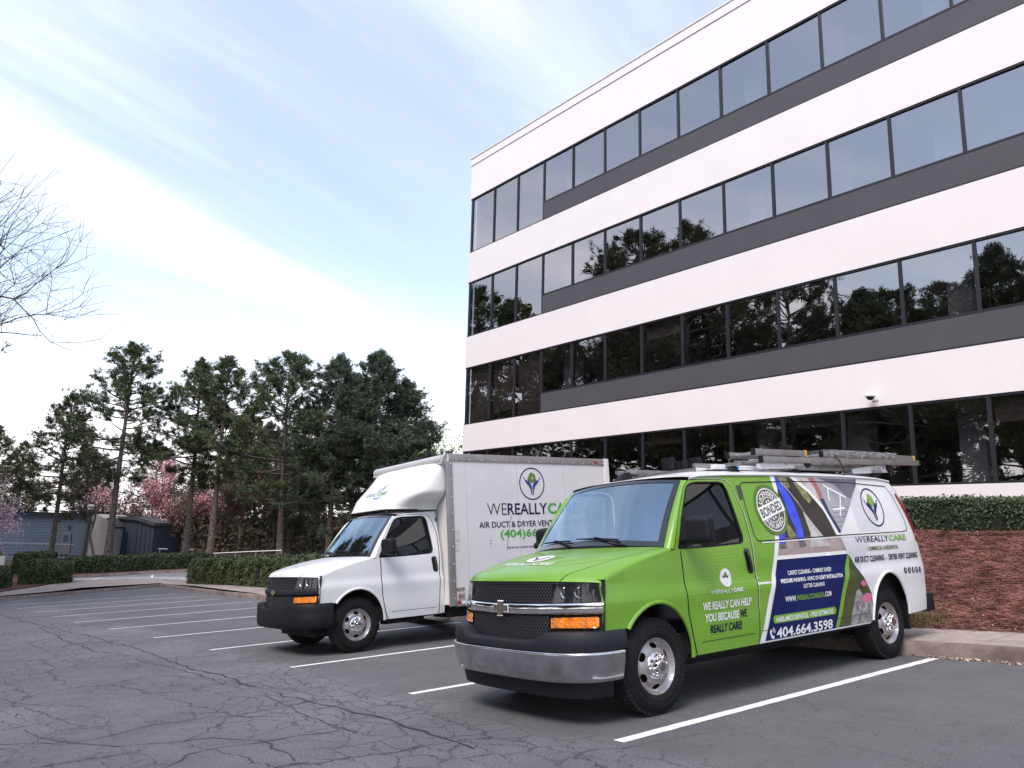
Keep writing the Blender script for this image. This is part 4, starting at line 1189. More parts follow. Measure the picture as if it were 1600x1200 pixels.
# photographs printed across the upper panel
TOPZ = 2.062
decal('hedge_print', [(3.19, TOPZ), (3.50, TOPZ), (3.77, 1.878), (3.93, 1.689), (4.03, 1.412), (2.935, 1.402), (3.03, 1.58), (3.12, 1.76), (3.175, 1.93)], HEDGEP, .0026)
decal('foliage_print', [(3.50, 2.03), (3.58, 2.02), (3.70, 1.92), (3.77, 1.815), (3.69, 1.765), (3.60, 1.85)], FOLIP, .0032)
decal('foliage_print', [(3.22, 2.05), (3.40, 2.055), (3.42, 1.95), (3.36, 1.93)], FOLIP, .0030)
decal('foliage_print', [(3.09, 1.62), (3.14, 1.60), (3.26, 1.42), (3.12, 1.41)], FOLIP, .0031)
decal('paving_print', [(2.935, 1.403), (4.085, 1.412), (4.171, 1.241), (2.856, 1.232)], PAVEP, .0028)
decal('white_border', [(2.848, 1.232), (4.188, 1.241), (4.168, 1.204), (2.832, 1.194)], WHITEV, .0036)
decal('trouser_print', [(3.190, 2.057), (3.257, 2.005), (3.323, 1.909), (3.369, 1.831), (3.392, 1.752), (3.405, 1.64), (3.400, 1.469), (3.380, 1.372), (3.250, 1.374), (3.270, 1.505), (3.232, 1.641), (3.225, 1.778), (3.205, 1.874), (3.182, 1.978)], TROUSER, .0040, sp=.05)
decal('trouser_print', [(2.945, 1.455), (3.075, 1.50), (3.025, 1.36), (2.915, 1.35)], TROUSER, .0040, sp=.05)
decal('shoe_print', [(2.905, 1.352), (3.025, 1.358), (3.03, 1.302), (2.885, 1.300)], SHOEP, .0046, sp=.04)
decal('shoe_print', [(3.26, 1.373), (3.385, 1.370), (3.40, 1.312), (3.262, 1.306)], SHOEP, .0046, sp=.04)
decal('wand_print', strip([(3.27, 2.0), (3.38, 1.89), (3.475, 1.775)], .014), SPRAYP, .0046, sp=.05)
decal('wand_print', strip([(3.475, 1.775), (3.53, 1.675)], .038), SHOEP, .0048, sp=.05)
decal('spray_print', [(3.512, 1.672), (3.535, 1.672), (3.65, 1.53), (3.86, 1.30), (3.46, 1.30), (3.53, 1.44)], SPRAYP, .0034)
decal('white_border', [(3.47, TOPZ), (3.56, TOPZ), (3.80, 1.90), (3.965, 1.725), (4.112, 1.419), (4.05, 1.412), (3.92, 1.698), (3.74, 1.89)], WHITEV, .0044)
decal('pale_print', [(3.56, TOPZ), (3.86, TOPZ), (3.95, 1.92), (4.0, 1.80), (3.965, 1.725), (3.80, 1.90)], SPRAYP, .0030)
decal('arm_print', [(3.83, TOPZ), (3.95, TOPZ), (4.01, 1.917), (4.005, 1.81), (3.93, 1.81), (3.90, 1.953)], SKINP, .0050, sp=.05)
decal('sleeve_print', [(3.928, 1.815), (4.014, 1.825), (4.045, 1.671), (4.15, 1.454), (4.092, 1.432), (3.980, 1.671)], SLEEVEP, .0052, sp=.05)
decal('siding_print', [(3.95, TOPZ), (4.88, TOPZ), (4.835, 1.99), (4.526, 1.743), (4.120, 1.428), (4.034, 1.671), (4.005, 1.825)], SIDINGP, .0032)
decal('dusk_print', [(4.03, TOPZ), (4.88, TOPZ), (4.82, 1.985), (4.60, 1.83), (4.50, 1.86), (4.337, 1.987)], DUSKP, .0038)
for a, b in (((4.18, 1.96), (4.12, 1.80)), ((4.40, 1.88), (4.24, 1.62)), ((4.10, 1.98), (4.50, 1.84)), ((4.13, 1.70), (4.40, 1.72))):
    decal('door_trim_print', strip([a, b], .022), WHITEV, .0044, sp=.05)
for i in range(5):
    z = 1.50 + i * .055; decal('siding_line', strip([(4.10 + i * .01, z), (4.22 + i * .07, z + .01)], .007), DUSKP, .0042, sp=.08)
# soft facets on the white tail
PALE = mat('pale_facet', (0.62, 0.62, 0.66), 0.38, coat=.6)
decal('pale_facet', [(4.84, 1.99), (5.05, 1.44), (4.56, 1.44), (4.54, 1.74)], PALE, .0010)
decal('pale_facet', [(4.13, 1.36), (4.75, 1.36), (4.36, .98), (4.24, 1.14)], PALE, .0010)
# stamped window panel outline and belt seam
pan = [(4.0, 2.017), (3.49, 2.012), (2.60, 1.985), (2.531, 1.964), (2.515, 1.70), (2.525, 1.445), (2.555, 1.395), (2.62, 1.388), (4.076, 1.408), (5.50, 1.420), (5.66, 1.430), (5.70, 1.46), (5.71, 1.58), (5.62, 1.86), (5.52, 1.985), (4.6, 2.02), (4.0, 2.017)]
mb = MB(); outline_gap(mb, pan, -1, .010, False, .0062); mb.build('panel_seam', SEAM_D, rear, smooth=0)
mb = MB(); outline_gap(mb, [(2.62, 1.372), (4.076, 1.392), (5.60, 1.405)], -1, .010, False, .0058); mb.build('panel_highlight', WHITEV, rear, smooth=0)  # white strip painted as the highlight along the stamped edge
mb = MB(); outline_gap(mb, [(4.10, 1.40), (4.16, 1.22), (4.30, .9), (4.46, .72)], -1, .004, False, .0046); mb.build('panel_seam', SEAM_D, rear, smooth=0)
mb = MB(); outline_gap(mb, [(2.44, .54), (3.2, .535), (4.50, .545)], -1, .005, False, .0046); mb.build('panel_seam', SEAM_D, rear, smooth=0)
# round badge
BC = (2.933, 1.702)
decal('badge_disc', ellipse(*BC, .268, .268), GREEND, .0064)
decal('badge_ring', ellipse(*BC, .226, .226), WHITEV, .0070)
decal('badge_disc', ellipse(*BC, .214, .214), BADGEG, .0076)
decal('badge_ring', ellipse(*BC, .135, .135), WHITEV, .0082, [ellipse(*BC, .126, .126)])
mb = MB()
arc_text(mb, 'LICENSED', *BC, .146, R(160), R(38), .052, VS(.0088), .02)
arc_text(mb, 'INSURED', *BC, .198, R(212), R(332), .052, VS(.0088), .02, inward=True)
for a, r_ in ((62, .09), (90, .095), (118, .09), (242, .09), (270, .095), (298, .09)):
    p = (BC[0] + r_ * math.cos(R(a)), BC[1] + r_ * math.sin(R(a)))
    mb.sheet([(p[0] + (.020 if i % 2 == 0 else .009) * math.cos(R(90 + 36 * i)), p[1] + (.020 if i % 2 == 0 else .009) * math.sin(R(90 + 36 * i))) for i in range(10)], [], VS(.0088), sp=.05)
mb.build('badge_lettering', WHITEV, rear, smooth=0)
ba = R(14.5); c_, s__ = math.cos(ba), math.sin(ba)
rect = [(BC[0] + .005 + a * c_ - b * s__, BC[1] + .005 + a * s__ + b * c_) for a, b in ((-.235, -.068), (.235, -.068), (.235, .068), (-.235, .068))]
decal('badge_banner', rect, WHITEV, .0094)
mb = MB(); put_text(mb, 'BONDED', BC[0] - .20, BC[0] + .21, BC[1] - .043, BC[1] + .053, VS(.0102), bold=.03, rot=ba); mb.build('badge_lettering', BADGEG, rear, smooth=0)
# lettering
B3 = dict(bold=.022)
letters('lettering', [('CARPET CLEANING - CHIMNEY SWEEP', 2.977, 3.793, 1.036, 1.079, B3), ('PRESSURE WASHING - HVAC UV LIGHT INSTALLATION', 2.819, 3.980, .963, 1.004, B3), ('GUTTER CLEANING', 3.200, 3.596, .894, .935, B3), ('WWW.', 2.867, 3.063, .778, .832, B3), ('.COM', 3.590, 3.716, .782, .834, B3)], WHITEV)
letters('lettering', [('WEREALLYCAREUSA', 3.070, 3.585, .780, .832, B3)], GREENV)
def pill(x0, x1, z0, z1):
    r_ = (z1 - z0) / 2; zc = (z0 + z1) / 2
    return [(x1 - r_ + r_ * math.cos(R(a)), zc + r_ * math.sin(R(a))) for a in range(-90, 91, 15)] + [(x0 + r_ + r_ * math.cos(R(a)), zc + r_ * math.sin(R(a))) for a in range(90, 271, 15)]
decal('green_pill', pill(2.641, 3.787, .590, .666), GREENV, .0046)
letters('lettering', [('HABLAMOS ESPAÑOL - FREE ESTIMATES', 2.690, 3.724, .600, .660, B3), ('404.664.3598', 2.690, 3.705, .448, .548, dict(bold=.025))], WHITEV, .0062)
mb = MB(); mb.sheet([(2.578, .53), (2.595, .545), (2.612, .525), (2.602, .505), (2.622, .475), (2.642, .482), (2.652, .462), (2.635, .445), (2.60, .462), (2.578, .50)], [], VS(.006), sp=.05)
for r_ in (.030, .050):
    mb.sheet(strip([(2.612 + r_ * math.cos(R(a)), .505 + r_ * math.sin(R(a))) for a in range(0, 80, 15)], .009), [], VS(.006), sp=.05)
mb.build('phone_icon', WHITEV, rear, smooth=0)
hands_logo(5.03, 1.725, .232, lambda o: side_map(-1, o + .003), rear, NAVY, GREENV, NAVY)
letters('lettering', [('WE', 4.405, 4.640, 1.318, 1.385, dict(bold=-.012)), ('REALLY', 4.655, 5.155, 1.318, 1.385, dict(bold=.006)), ('AIR DUCT CLEANING  -  DRYER VENT CLEANING', 4.300, 5.830, 1.098, 1.166, dict(bold=.025))], NAVYT)
letters('lettering', [('CARE', 5.165, 5.590, 1.318, 1.385, dict(bold=.03))], GREENV)
letters('lettering', [('COMMERCIAL & RESIDENTIAL', 4.630, 5.350, 1.222, 1.268, B3)], GREYT)
for i, ch in enumerate('ftin@'):
    x = 5.395 + .098 * i; z = .963 - .002 * i
    decal('icon_disc', ellipse(x, z, .036, .036, 20), NAVYT, .005, sp=.06)
    letters('icon_letter', [(ch, x - .012, x + .012, z - .02, z + .02, dict(bold=.02))], WHITEV, .007)
# door lettering
DL = [o for o in VN.children if o.name.startswith('door')][0]
decal('logo_disc', ellipse(1.966, 1.068, .084, .084, 36), WHITEV, .0035, parent=DL)
hands_logo(1.966, 1.066, .078, lambda o: side_map(-1, o + .002), DL, None, GREEND, NAVYT)
letters('lettering', [('WEREALLY', 1.704, 2.035, .932, .970, dict(bold=-.004)), ('CARE', 2.042, 2.186, .932, .970, dict(bold=.03)), ('WE REALLY CAN HELP', 1.586, 2.306, .795, .868, dict(bold=.028, shear=.12)), ('YOU BECAUSE', 1.606, 2.105, .692, .765, dict(bold=.028, shear=.12))], WHITEV, .005, DL)
letters('lettering', [('WE', 2.125, 2.225, .694, .767, dict(bold=.028, shear=.12)), ('REALLY CARE!', 1.672, 2.140, .592, .665, dict(bold=.028, shear=.12))], NAVYT, .005, DL)
# bonnet lettering
HB = [o for o in VN.children if o.name.startswith('bonnet')][0]
def hood_map(a, b, lift=.004):     # a across (towards the driver side negative), b along the bonnet
    v = a / .96; u = b
    T = (abs(v)) ** (1 / .60); vv = math.asin(min(1, T)) / (math.pi / 2) * (1 if v >= 0 else -1)
    return hood_pt(u, vv, lift)
mb = MB(); mb.sheet(ellipse(0.0, .46, .155, .125), [], lambda a, b: hood_map(a, b, .004), sp=.05); mb.build('logo_disc', WHITEV, HB, smooth=60)
mb = MB()
for s in (-1, 1): mb.sheet([(s * .01, .36), (s * .03, .40), (s * .06, .45), (s * .11, .50), (s * .09, .51), (s * .04, .47), (s * .01, .42)], [], lambda a, b: hood_map(a, b, .006), sp=.05)
mb.build('logo_hand', NAVYT, HB, smooth=60)
mb = MB(); put_text(mb, 'WEREALLYCARE', .36, -.36, .235, .315, lambda a, b: hood_map(a, b, .004), bold=.02); mb.build('lettering', WHITEV, HB, smooth=0)

# -------- roof equipment
ALU = mat('aluminium', (0.34, 0.33, 0.325), 0.40, metal=.85, var=.15, vscale=6)
ALUW = mat('white_rack_steel', (0.66, 0.66, 0.66), 0.4, var=.08, vscale=4)
YEL = mat('yellow_cap', (0.62, 0.36, 0.02), 0.45)
BLUES = mat('blue_sticker', (0.02, 0.30, 0.70), 0.4)
def zroof(x, y):
    u = (x - 1.60) / 4.10; xe = 1.74 + 3.92 * u; zg = interp(xe, [p[0] for p in GUT], [p[1] for p in GUT]); yg = SW(xe, zg)
    return roof(u, (y / yg + 1) / 2)[2]
rack = empty('roof_rack', VN.matrix_world @ Matrix.Translation((3.7, 0, 2.13)))
tag(rack, 'white steel ladder rack with drop down arms bolted to the van roof', 'roof rack')
def rk(name, mb, m, smooth=40, parent=None):
    mb.v = [(v[0] - 3.7, v[1], v[2] - 2.13) for v in mb.v]; return mb.build(name, m, parent or rack, smooth=smooth)
for x in (2.65, 3.80, 5.55):
    mb = MB(); mb.rbox(x - .03, x + .03, -.80, .80, 2.165, 2.205, .006); rk('crossbar', mb, ALU)
    for y in (-.70, .70):
        mb = MB(); mb.add([(x - .07, y - .03, zroof(x, y) - .01), (x + .07, y - .03, zroof(x, y) - .01), (x + .07, y + .03, zroof(x, y) - .01), (x - .07, y + .03, zroof(x, y) - .01), (x - .03, y - .02, 2.17), (x + .03, y - .02, 2.17), (x + .03, y + .02, 2.17), (x - .03, y + .02, 2.17)], [(0, 1, 5, 4), (1, 2, 6, 5), (2, 3, 7, 6), (3, 0, 4, 7), (4, 5, 6, 7)]); rk('foot', mb, TRIM)
for y, x0, x1 in ((-.72, 3.05, 4.05), (-.70, 5.05, 6.0)):
    mb = MB(); mb.sheet([(x0, 2.165), (x0 + .05, 2.15), (x1 - .06, 2.185), (x1, 2.22), (x1 - .02, 2.28), (x1 - .10, 2.29), (x0 + .35, 2.245), (x0, 2.205)], [ellipse(x0 + .55, 2.225, .018, .018, 10), ellipse(x0 + .66, 2.232, .015, .015, 10), ellipse(x1 - .16, 2.245, .018, .018, 10)], lambda a, b, y=y: (a, y, b), sp=.2)
    mb.v += [(v[0], v[1] + .012, v[2]) for v in mb.v]; nF = len(mb.f); nv = len(mb.v) // 2
    mb.f += [tuple(i + nv for i in f) for f in mb.f[:nF]]; mb.m += [0] * nF
    arm = rk('swing_arm', mb, ALUW, 0)
    mb = MB(); mb.lathe([(0, -.03), (.055, -.03), (.06, 0), (.055, .03), (0, .03)], 18, (x1 - .04, y, 2.245), 'Y'); rk('hinge', mb, TRIM)
mb = MB(); mb.tube([(2.2, -.55, 2.18), (5.9, -.55, 2.225)], .022, 8); rk('torque_tube', mb, ALU)
mb = MB(); mb.tube([(3.2, -.38, 2.222), (5.95, -.38, 2.235)], .018, 8); rk('torque_tube', mb, TRIM)
for y in (.52, .66):
    mb = MB(); mb.rbox(2.30, 4.1, y - .025, y + .025, 2.215, 2.255, .006); rk('side_rail', mb, ALU)
for x, hgt in ((3.10, .20), (3.35, .17), (3.62, .22)):
    mb = MB(); mb.rbox(x - .045, x + .045, .50, .62, 2.25, 2.22 + hgt, .01); mb.tube([(x, .56, 2.21 + hgt), (x + .09, .56, 2.23 + hgt), (x + .13, .56, 2.17 + hgt)], .014, 6); rk('clamp_post', mb, TRIM)
mb = MB(); mb.add([(2.14, .46, zroof(2.2, .5) - .01), (2.36, .46, zroof(2.36, .5) - .01), (2.36, .60, zroof(2.36, .6) - .01), (2.14, .60, zroof(2.2, .6) - .01), (2.24, .49, 2.20), (2.34, .49, 2.225), (2.34, .55, 2.225), (2.24, .55, 2.20)], [(0, 1, 5, 4), (1, 2, 6, 5), (2, 3, 7, 6), (3, 0, 4, 7), (4, 5, 6, 7)]); rk('front_foot', mb, TRIM)
mb = MB(); mb.rbox(4.02, 4.13, -.50, -.38, 2.21, 2.49, .012); mb.tube([(4.08, -.44, 2.46), (4.28, -.46, 2.36), (4.38, -.48, 2.28)], .022, 6); rk('clamp_tower', mb, TRIM)
mb = MB(); mb.tube([(4.62, -.74, 2.36), (4.60, -.80, 2.28), (4.64, -.82, 2.16), (4.70, -.78, 2.12)], .010, 6); rk('bungee_cord', mb, mat('bungee', (0.05, 0.015, 0.02), .7))
def ladder(x0, x1, y0, y1, z, rungs, label, capm, tilt=0.0, tape=None):
    r = empty('ladder', VN.matrix_world @ Matrix.Translation((x0, (y0 + y1) / 2, z)) @ Matrix.Rotation(-tilt, 4, 'Y')); L_ = x1 - x0; hw = (y1 - y0) / 2
    tag(r, label, 'ladder', 'ladders lying on the van roof rack')
    for s in (-1, 1):
        mb = MB(); mb.rbox(0, L_, s * hw - .016, s * hw + .016, -.034, .034, .006); mb.build('stile', ALU, r)
        for xe in (0, L_):
            mb = MB(); mb.rbox(xe - .018, xe + .022, s * hw - .020, s * hw + .020, -.038, .038, .006); mb.build('end_cap', capm if xe > 0 else TRIM, r)
    for k in range(rungs):
        xx = .15 + (L_ - .3) * k / (rungs - 1)
        mb = MB(); mb.tube([(xx, -hw, 0), (xx, hw, 0)], .018, 8); mb.build('rung', ALU, r)
    return r
ladder(3.10, 6.75, -.74, -.36, 2.252, 11, 'long aluminium ladder lying lowest on the near side of the van', TRIM, R(1.2))
ladder(3.0, 4.0, -.72, -.38, 2.335, 5, 'short aluminium ladder section with yellow caps at the front of the rack', YEL, R(1.0))
lw_ = ladder(4.35, 6.65, -.72, -.38, 2.365, 9, 'aluminium ladder wrapped in clear film at the rear of the rack', YEL, R(0.6))
FILM = glass('clear_film', (0.85, 0.85, 0.85), 0.10, 1.5, 0.12)
mb = MB()
rn = random.Random(3)
def film(u, v):
    x = .12 + 1.75 * u; a = 2 * math.pi * v
    bulge = 1 + .10 * math.sin(u * 47) * math.sin(a * 2 + u * 11) + .06 * math.sin(u * 90 + a)
    return (x, .205 * math.copysign(abs(math.cos(a)) ** .4, math.cos(a)) * bulge, .062 * math.copysign(abs(math.sin(a)) ** .5, math.sin(a)) * bulge)
mb.grid(film, 60, 24); mb.build('plastic_wrap', FILM, lw_, smooth=80)
mb = MB(); mb.tube([(.0, .0, .0), (0.6, 0, 0)], .03, 8)
pole = empty('extension_pole', VN.matrix_world @ Matrix.Translation((5.5, -.22, 2.29)))
tag(pole, 'pair of thin aluminium poles poking out behind the ladders', 'pole')
for dy, l_ in ((0, 1.65), (-.09, 1.45)):
    mb = MB(); mb.tube([(0, dy, 0), (l_, dy, .05)], .018, 8); mb.build('tube', ALU, pole); mb = MB(); mb.tube([(l_, dy, .05), (l_ + .12, dy, .054)], .011, 8); mb.build('tip', TRIM, pole)
brd = empty('roof_board', VN.matrix_world @ Matrix.Translation((2.45, -.50, zroof(2.5, -.50) + .006)))
tag(brd, 'pale flat board with blue sticker lying on the van roof', 'board')
mb = MB(); mb.rbox(0, .95, -.13, .13, .0, .05, .006); mb.build('panel', ALUW, brd)
mb = MB(); mb.sheet(pill(.16, .40, .008, .044), [], lambda a, b: (a, -.1335, b), sp=.05); mb.build('sticker', BLUES, brd, smooth=0)
# ------------------------------------------------------------------ the white box truck
PIT = R(-0.5)
TK = empty('box_truck', lotm(4.46, 11.9) @ Matrix.Translation((.978, 0, 0)) @ Matrix.Rotation(PIT, 4, 'Y') @ Matrix.Translation((-.978, 0, 0)))
tag(TK, 'white box truck with round hands logo on its cargo box, parked behind the van', 'truck')
van_front(TK, 'truck', WHITEP, WHITEP)
cb = MB()
for s in (-1, 1):
    ol = [(2.41, .425), (2.424, .46), (2.438, .82), (2.449, 1.18), (2.459, 1.43), (2.461, 1.68), (2.393, 1.935), (2.325, 1.998), (2.22, 2.018), (1.86, 2.008), (1.745, 1.998), (1.76, 2.012), (1.90, 2.034), (2.35, 2.055), (2.49, 2.06), (2.485, 1.7), (2.49, 1.2), (2.52, .60), (2.52, .43)]
    cb.sheet(ol, [], side_map(s), sp=.05, flip=(s > 0))
cb.grid(lambda u, v: roof(u * .225, v), 14, 30)
cb.grid(lambda u, v: (2.50 + .02 * u, (2 * v - 1) * SW(2.49, .45 + 1.6 * u), .45 + 1.6 * u), 8, 4)
cabr = cb.build('cab_body', WHITEP, TK, smooth=40)
mb = MB(); mb.grid(lambda u, v: (lambda p: (p[0] + .03, p[1] * .97, p[2] - .035))(roof(u * .22, v)), 10, 12); mb.build('headliner', HEADL, TK)
mb = MB(); mb.box(2.46, 2.485, -.86, .86, .6, 1.95); mb.build('bulkhead', DASHM, TK, smooth=0)
# cargo box
BXF, BXR, BYW, BZ0, BZ1 = 2.52, 6.20, 1.22, .55, 2.97
mb = MB(); mb.box(BXF, BXR, -BYW + .004, BYW - .004, BZ0, BZ1 - .01); box = mb.build('cargo_box', BOXW, TK, smooth=0)
for k, x in enumerate((2.86, 3.95, 5.05)):
    mb = MB(); mb.box(x, x + .006, -BYW + .0035, -BYW + .0025, BZ0 + .1, BZ1 - .12); mb.build('panel_joint', mat('joint_grey', (0.42, 0.41, 0.41), .6), box, smooth=0)
for s in (-1, 1):
    y0, y1 = sorted((s * (BYW - .03), s * (BYW + .012)))
    mb = MB(); mb.rbox(BXF + .02, BXR - .10, y0, y1, BZ1 - .115, BZ1 + .012, .008); mb.build('top_rail', RAIL, box)
    mb = MB(); mb.rbox(BXF - .05, BXF + .075, y0, y1 + (0 if s < 0 else .0), BZ0 - .02, BZ1 - .117, .012); mb.build('corner_post', RAIL, box)
    mb = MB(); mb.rbox(BXF + .077, BXR, y0, y1 - .003, BZ0 - .03, BZ0 + .07, .008); mb.build('bottom_rail', RAIL, box)
    mb = MB(); mb.rbox(BXR - .098, BXR + .03, y0, y1 + .002, BZ0 - .03, BZ1 + .02, .008); mb.build('rear_post', BOXW, box)
mb = MB()
for i in range(14):
    c = (BXF + .16 + i * .262, -BYW - .012, BZ1 - .085); mb.lathe([(.011, 0), (.008, .006), (0, .008)], 8, c, 'Y', 0, -1)
for i in range(9):
    for xx in (BXF + .045,):
        c = (xx, -BYW - .012, BZ0 + .1 + i * .27); mb.lathe([(.011, 0), (.008, .006), (0, .008)], 8, c, 'Y', 0, -1)
tag(mb.build('rivet', RIVET, box, smooth=60), kind='stuff')
mb = MB(); mb.grid(lambda u, v: (BXF - .02 + .12 * (1 - math.cos(u * math.pi / 2)) - .09, -BYW + .02 + (2 * BYW - .04) * v, BZ1 - .16 + .17 * math.sin(u * math.pi / 2)), 10, 4)
NOSE = mat('nose_cap_grey', (0.50, 0.50, 0.51), .4, var=.06, vscale=3)
mb.tube([(BXF - .03, -1.16, BZ1 - .085), (BXF - .03, 1.18, BZ1 - .085)], .088, 18)
mb.build('nose_cap', NOSE, box, smooth=50)
mb = MB(); mb.rbox(5.83, 5.93, -BYW - .03, -BYW - .012, BZ1 - .075, BZ1 - .035, .006); mb.build('marker_lamp', REDL, box)
# air fairing over the cab
def fair(u, v):
    z = 2.085 + .735 * u
    xn = 1.63 + .74 * u ** 1.12; wn = .86 + .28 * smooth01(u / .40)
    a = R(-90 + 180 * v); ex = .36 + .30 * u
    sg = 1 if a >= 0 else -1
    bk = 2.50
    return (bk - (bk - xn) * max(0, math.cos(a)) ** ex, sg * wn * abs(math.sin(a)) ** ex, z + .02 * math.cos(a) - (.0 if u > .02 else 0))
mb = MB(); mb.grid(fair, 24, 90)
mb.grid(lambda u, v: (lambda p: (p[0] + (2.5 - p[0]) * u, p[1] * (1 - .12 * u), p[2] + .055 * math.sin(u * math.pi / 2)))(fair(1.0, v)), 8, 60)
fr = mb.build('air_fairing', FAIRW, TK, smooth=60)
mb = MB(); mb.tube([fair(0.0, .03 + .94 * i / 40) for i in range(41)], .012, 6); mb.build('fairing_seal', TRIM, fr, smooth=60)
def fair_map(a, b, off=.006):      # a = y, b = z
    u = (b - 2.085) / .735
    lo, hi = 0.0, 1.0
    for _ in range(30):
        m_ = (lo + hi) / 2
        if fair(u, m_)[1] < a: lo = m_
        else: hi = m_
    p = fair(u, lo); return (p[0] - off, p[1], p[2] + off * .4)
TEAL = mat('teal_letters', (0.05, 0.35, 0.30), .4); AQUA = mat('aqua_swoosh', (0.03, 0.28, 0.55), .4); GREYL = mat('grey_green_letters', (0.30, 0.38, 0.36), .4)
mb = MB(); put_text(mb, 'WEREALLY', .52, .06, 2.36, 2.425, fair_map, bold=.01); mb.build('lettering', GREYL, fr, smooth=0)
mb = MB(); put_text(mb, 'CARE', .05, -.22, 2.36, 2.425, fair_map, bold=.025); mb.build('lettering', mat('mint_letters', (0.12, 0.42, 0.16), .4), fr, smooth=0)
mb = MB(); mb.sheet([(.16, 2.345), (.02, 2.322), (-.16, 2.345), (-.02, 2.305), (.06, 2.305)], [], fair_map, sp=.05); mb.build('swoosh', AQUA, fr, smooth=60)
mb = MB(); mb.sheet(strip([(.12 + .10 * math.cos(R(a)), 2.50 + .055 * math.sin(R(a))) for a in range(150, 400, 14)], .014), [], fair_map, sp=.05); mb.sheet([(.14, 2.47), (.03, 2.50), (.0, 2.56), (.08, 2.52)], [], fair_map, sp=.05); mb.build('logo', GREYL, fr, smooth=60)
HB = [o for o in TK.children if o.name.startswith('bonnet')][0]
mb = MB(); put_text(mb, 'WEREALLYCARE', .34, -.30, .33, .41, lambda a, b: hood_map(a, b, .004), bold=.01); mb.build('lettering', mat('pale_mint_letters', (0.36, 0.55, 0.52), .4), HB, smooth=0)
mb = MB(); mb.sheet([(.02, .31), (-.08, .28), (-.22, .31), (-.10, .25)], [], lambda a, b: hood_map(a, b, .005), sp=.05); mb.build('swoosh', AQUA, HB, smooth=60)
# box lettering
BM = lambda off: (lambda a, b: (a, -BYW - off + .002, b))
def bl(items, m, off=.003):
    for it in items:
        mb = MB(); put_text(mb, *it[:5], BM(off), **(it[5] if len(it) > 5 else {})); mb.build('lettering', m, box, smooth=0)
hands_logo(4.287, 2.495, .288, lambda o: BM(o), box, NAVY, mat('olive_leaf', (0.13, 0.20, 0.03), .4), mat('hand_blue', (0.010, 0.045, 0.20), .4))
bl([('WE', 3.280, 3.690, 1.955, 2.152, dict(bold=-.014)), ('REALLY', 3.713, 4.607, 1.955, 2.152, dict(bold=.012)), ('AIR DUCT & DRYER VENT CLEANING', 3.100, 5.44, 1.743, 1.845, dict(bold=.012))], NAVYT)
bl([('CARE', 4.625, 5.36, 1.955, 2.152, dict(bold=.03)), ('(404)664-3598', 3.535, 5.10, 1.530, 1.705, dict(bold=.02))], mat('phone_green', (0.05, 0.36, 0.05), .4))
bl([('www.wereallycareusa.com', 3.672, 4.93, 1.370, 1.425, dict(bold=.006))], NAVYT)
STK = mat('sticker_pale', (0.55, 0.54, 0.53), .6, var=.4, vscale=40); STKB = mat('sticker_brown', (0.30, 0.20, 0.17), .6, var=.4, vscale=25); STKR = mat('sticker_red', (0.38, 0.02, 0.04), .5)
for nm, x0, x1, z0, z1, m_ in (('sticker', BXF + .085, BXF + .17, 1.55, 1.72, STK), ('sticker', BXF + .085, BXF + .16, 1.40, 1.53, STK), ('sticker', BXF + .085, BXF + .24, .76, .81, STKB), ('sticker', BXF + .09, BXF + .24, .625, .74, STK), ('sticker', BXF + .11, BXF + .24, .635, .715, STKB)):
    mb = MB(); mb.box(x0, x1, -BYW - .003 - (.001 if m_ is STKB else 0), -BYW, z0, z1); mb.build(nm, m_, box, smooth=0)
for x0, x1, m_ in ((BXF + .085, BXF + .16, STKR), (BXF + .162, BXF + .24, mat('reflector_white', (.8, .8, .8), .3))):
    mb = MB(); mb.box(x0, x1, -BYW - .015, -BYW - .012, .56, .605); mb.build('reflective_tape', m_, box, smooth=0)
# hairline crack in the panel
mb = MB(); mb.sheet(strip([(3.79, 1.95), (3.72, 1.70), (3.66, 1.36)], .007), [], BM(.0035), sp=.2); mb.build('panel_crack', SEAM_D, box, smooth=0)
for z in (1.48, 1.53):
    mb = MB(); mb.lathe([(.012, 0), (0, .002)], 8, (3.32, -BYW - .001, z), 'Y', 0, -1); mb.build('bolt', TRIM, box)
# chassis and wheels
mb = MB()
for s in (-1, 1): mb.box(2.4, 6.1, min(s * .38, s * .46), max(s * .38, s * .46), .42, .56)
mb.box(2.6, 3.4, -.95, -.5, .34, .54); mb.box(2.2, 2.9, .4, .9, .34, .54)
mb.tube([(4.63, -.75, .31), (4.63, .75, .31)], .06, 8); mb.tube([(.98, -.74, .40), (.98, .74, .40)], .05, 8)
mb.build('chassis', DARK, TK, smooth=0)
mb = MB(); mb.tube([(1.95, -.9, .40), (2.0, -.92, .33), (2.05, -.9, .40)], .012, 6); mb.box(1.5, 2.2, -.86, -.7, .34, .42); mb.build('exhaust', DARK, TK, smooth=40)
for s in (-1, 1):
    wheel(TK, .978, s * .945, s, dual=True)
    wheel(TK, 4.63, s * 1.0, s, dual=True, drop=.03)
    wheel(TK, 4.63, s * .72, s, dual=True, drop=.03)
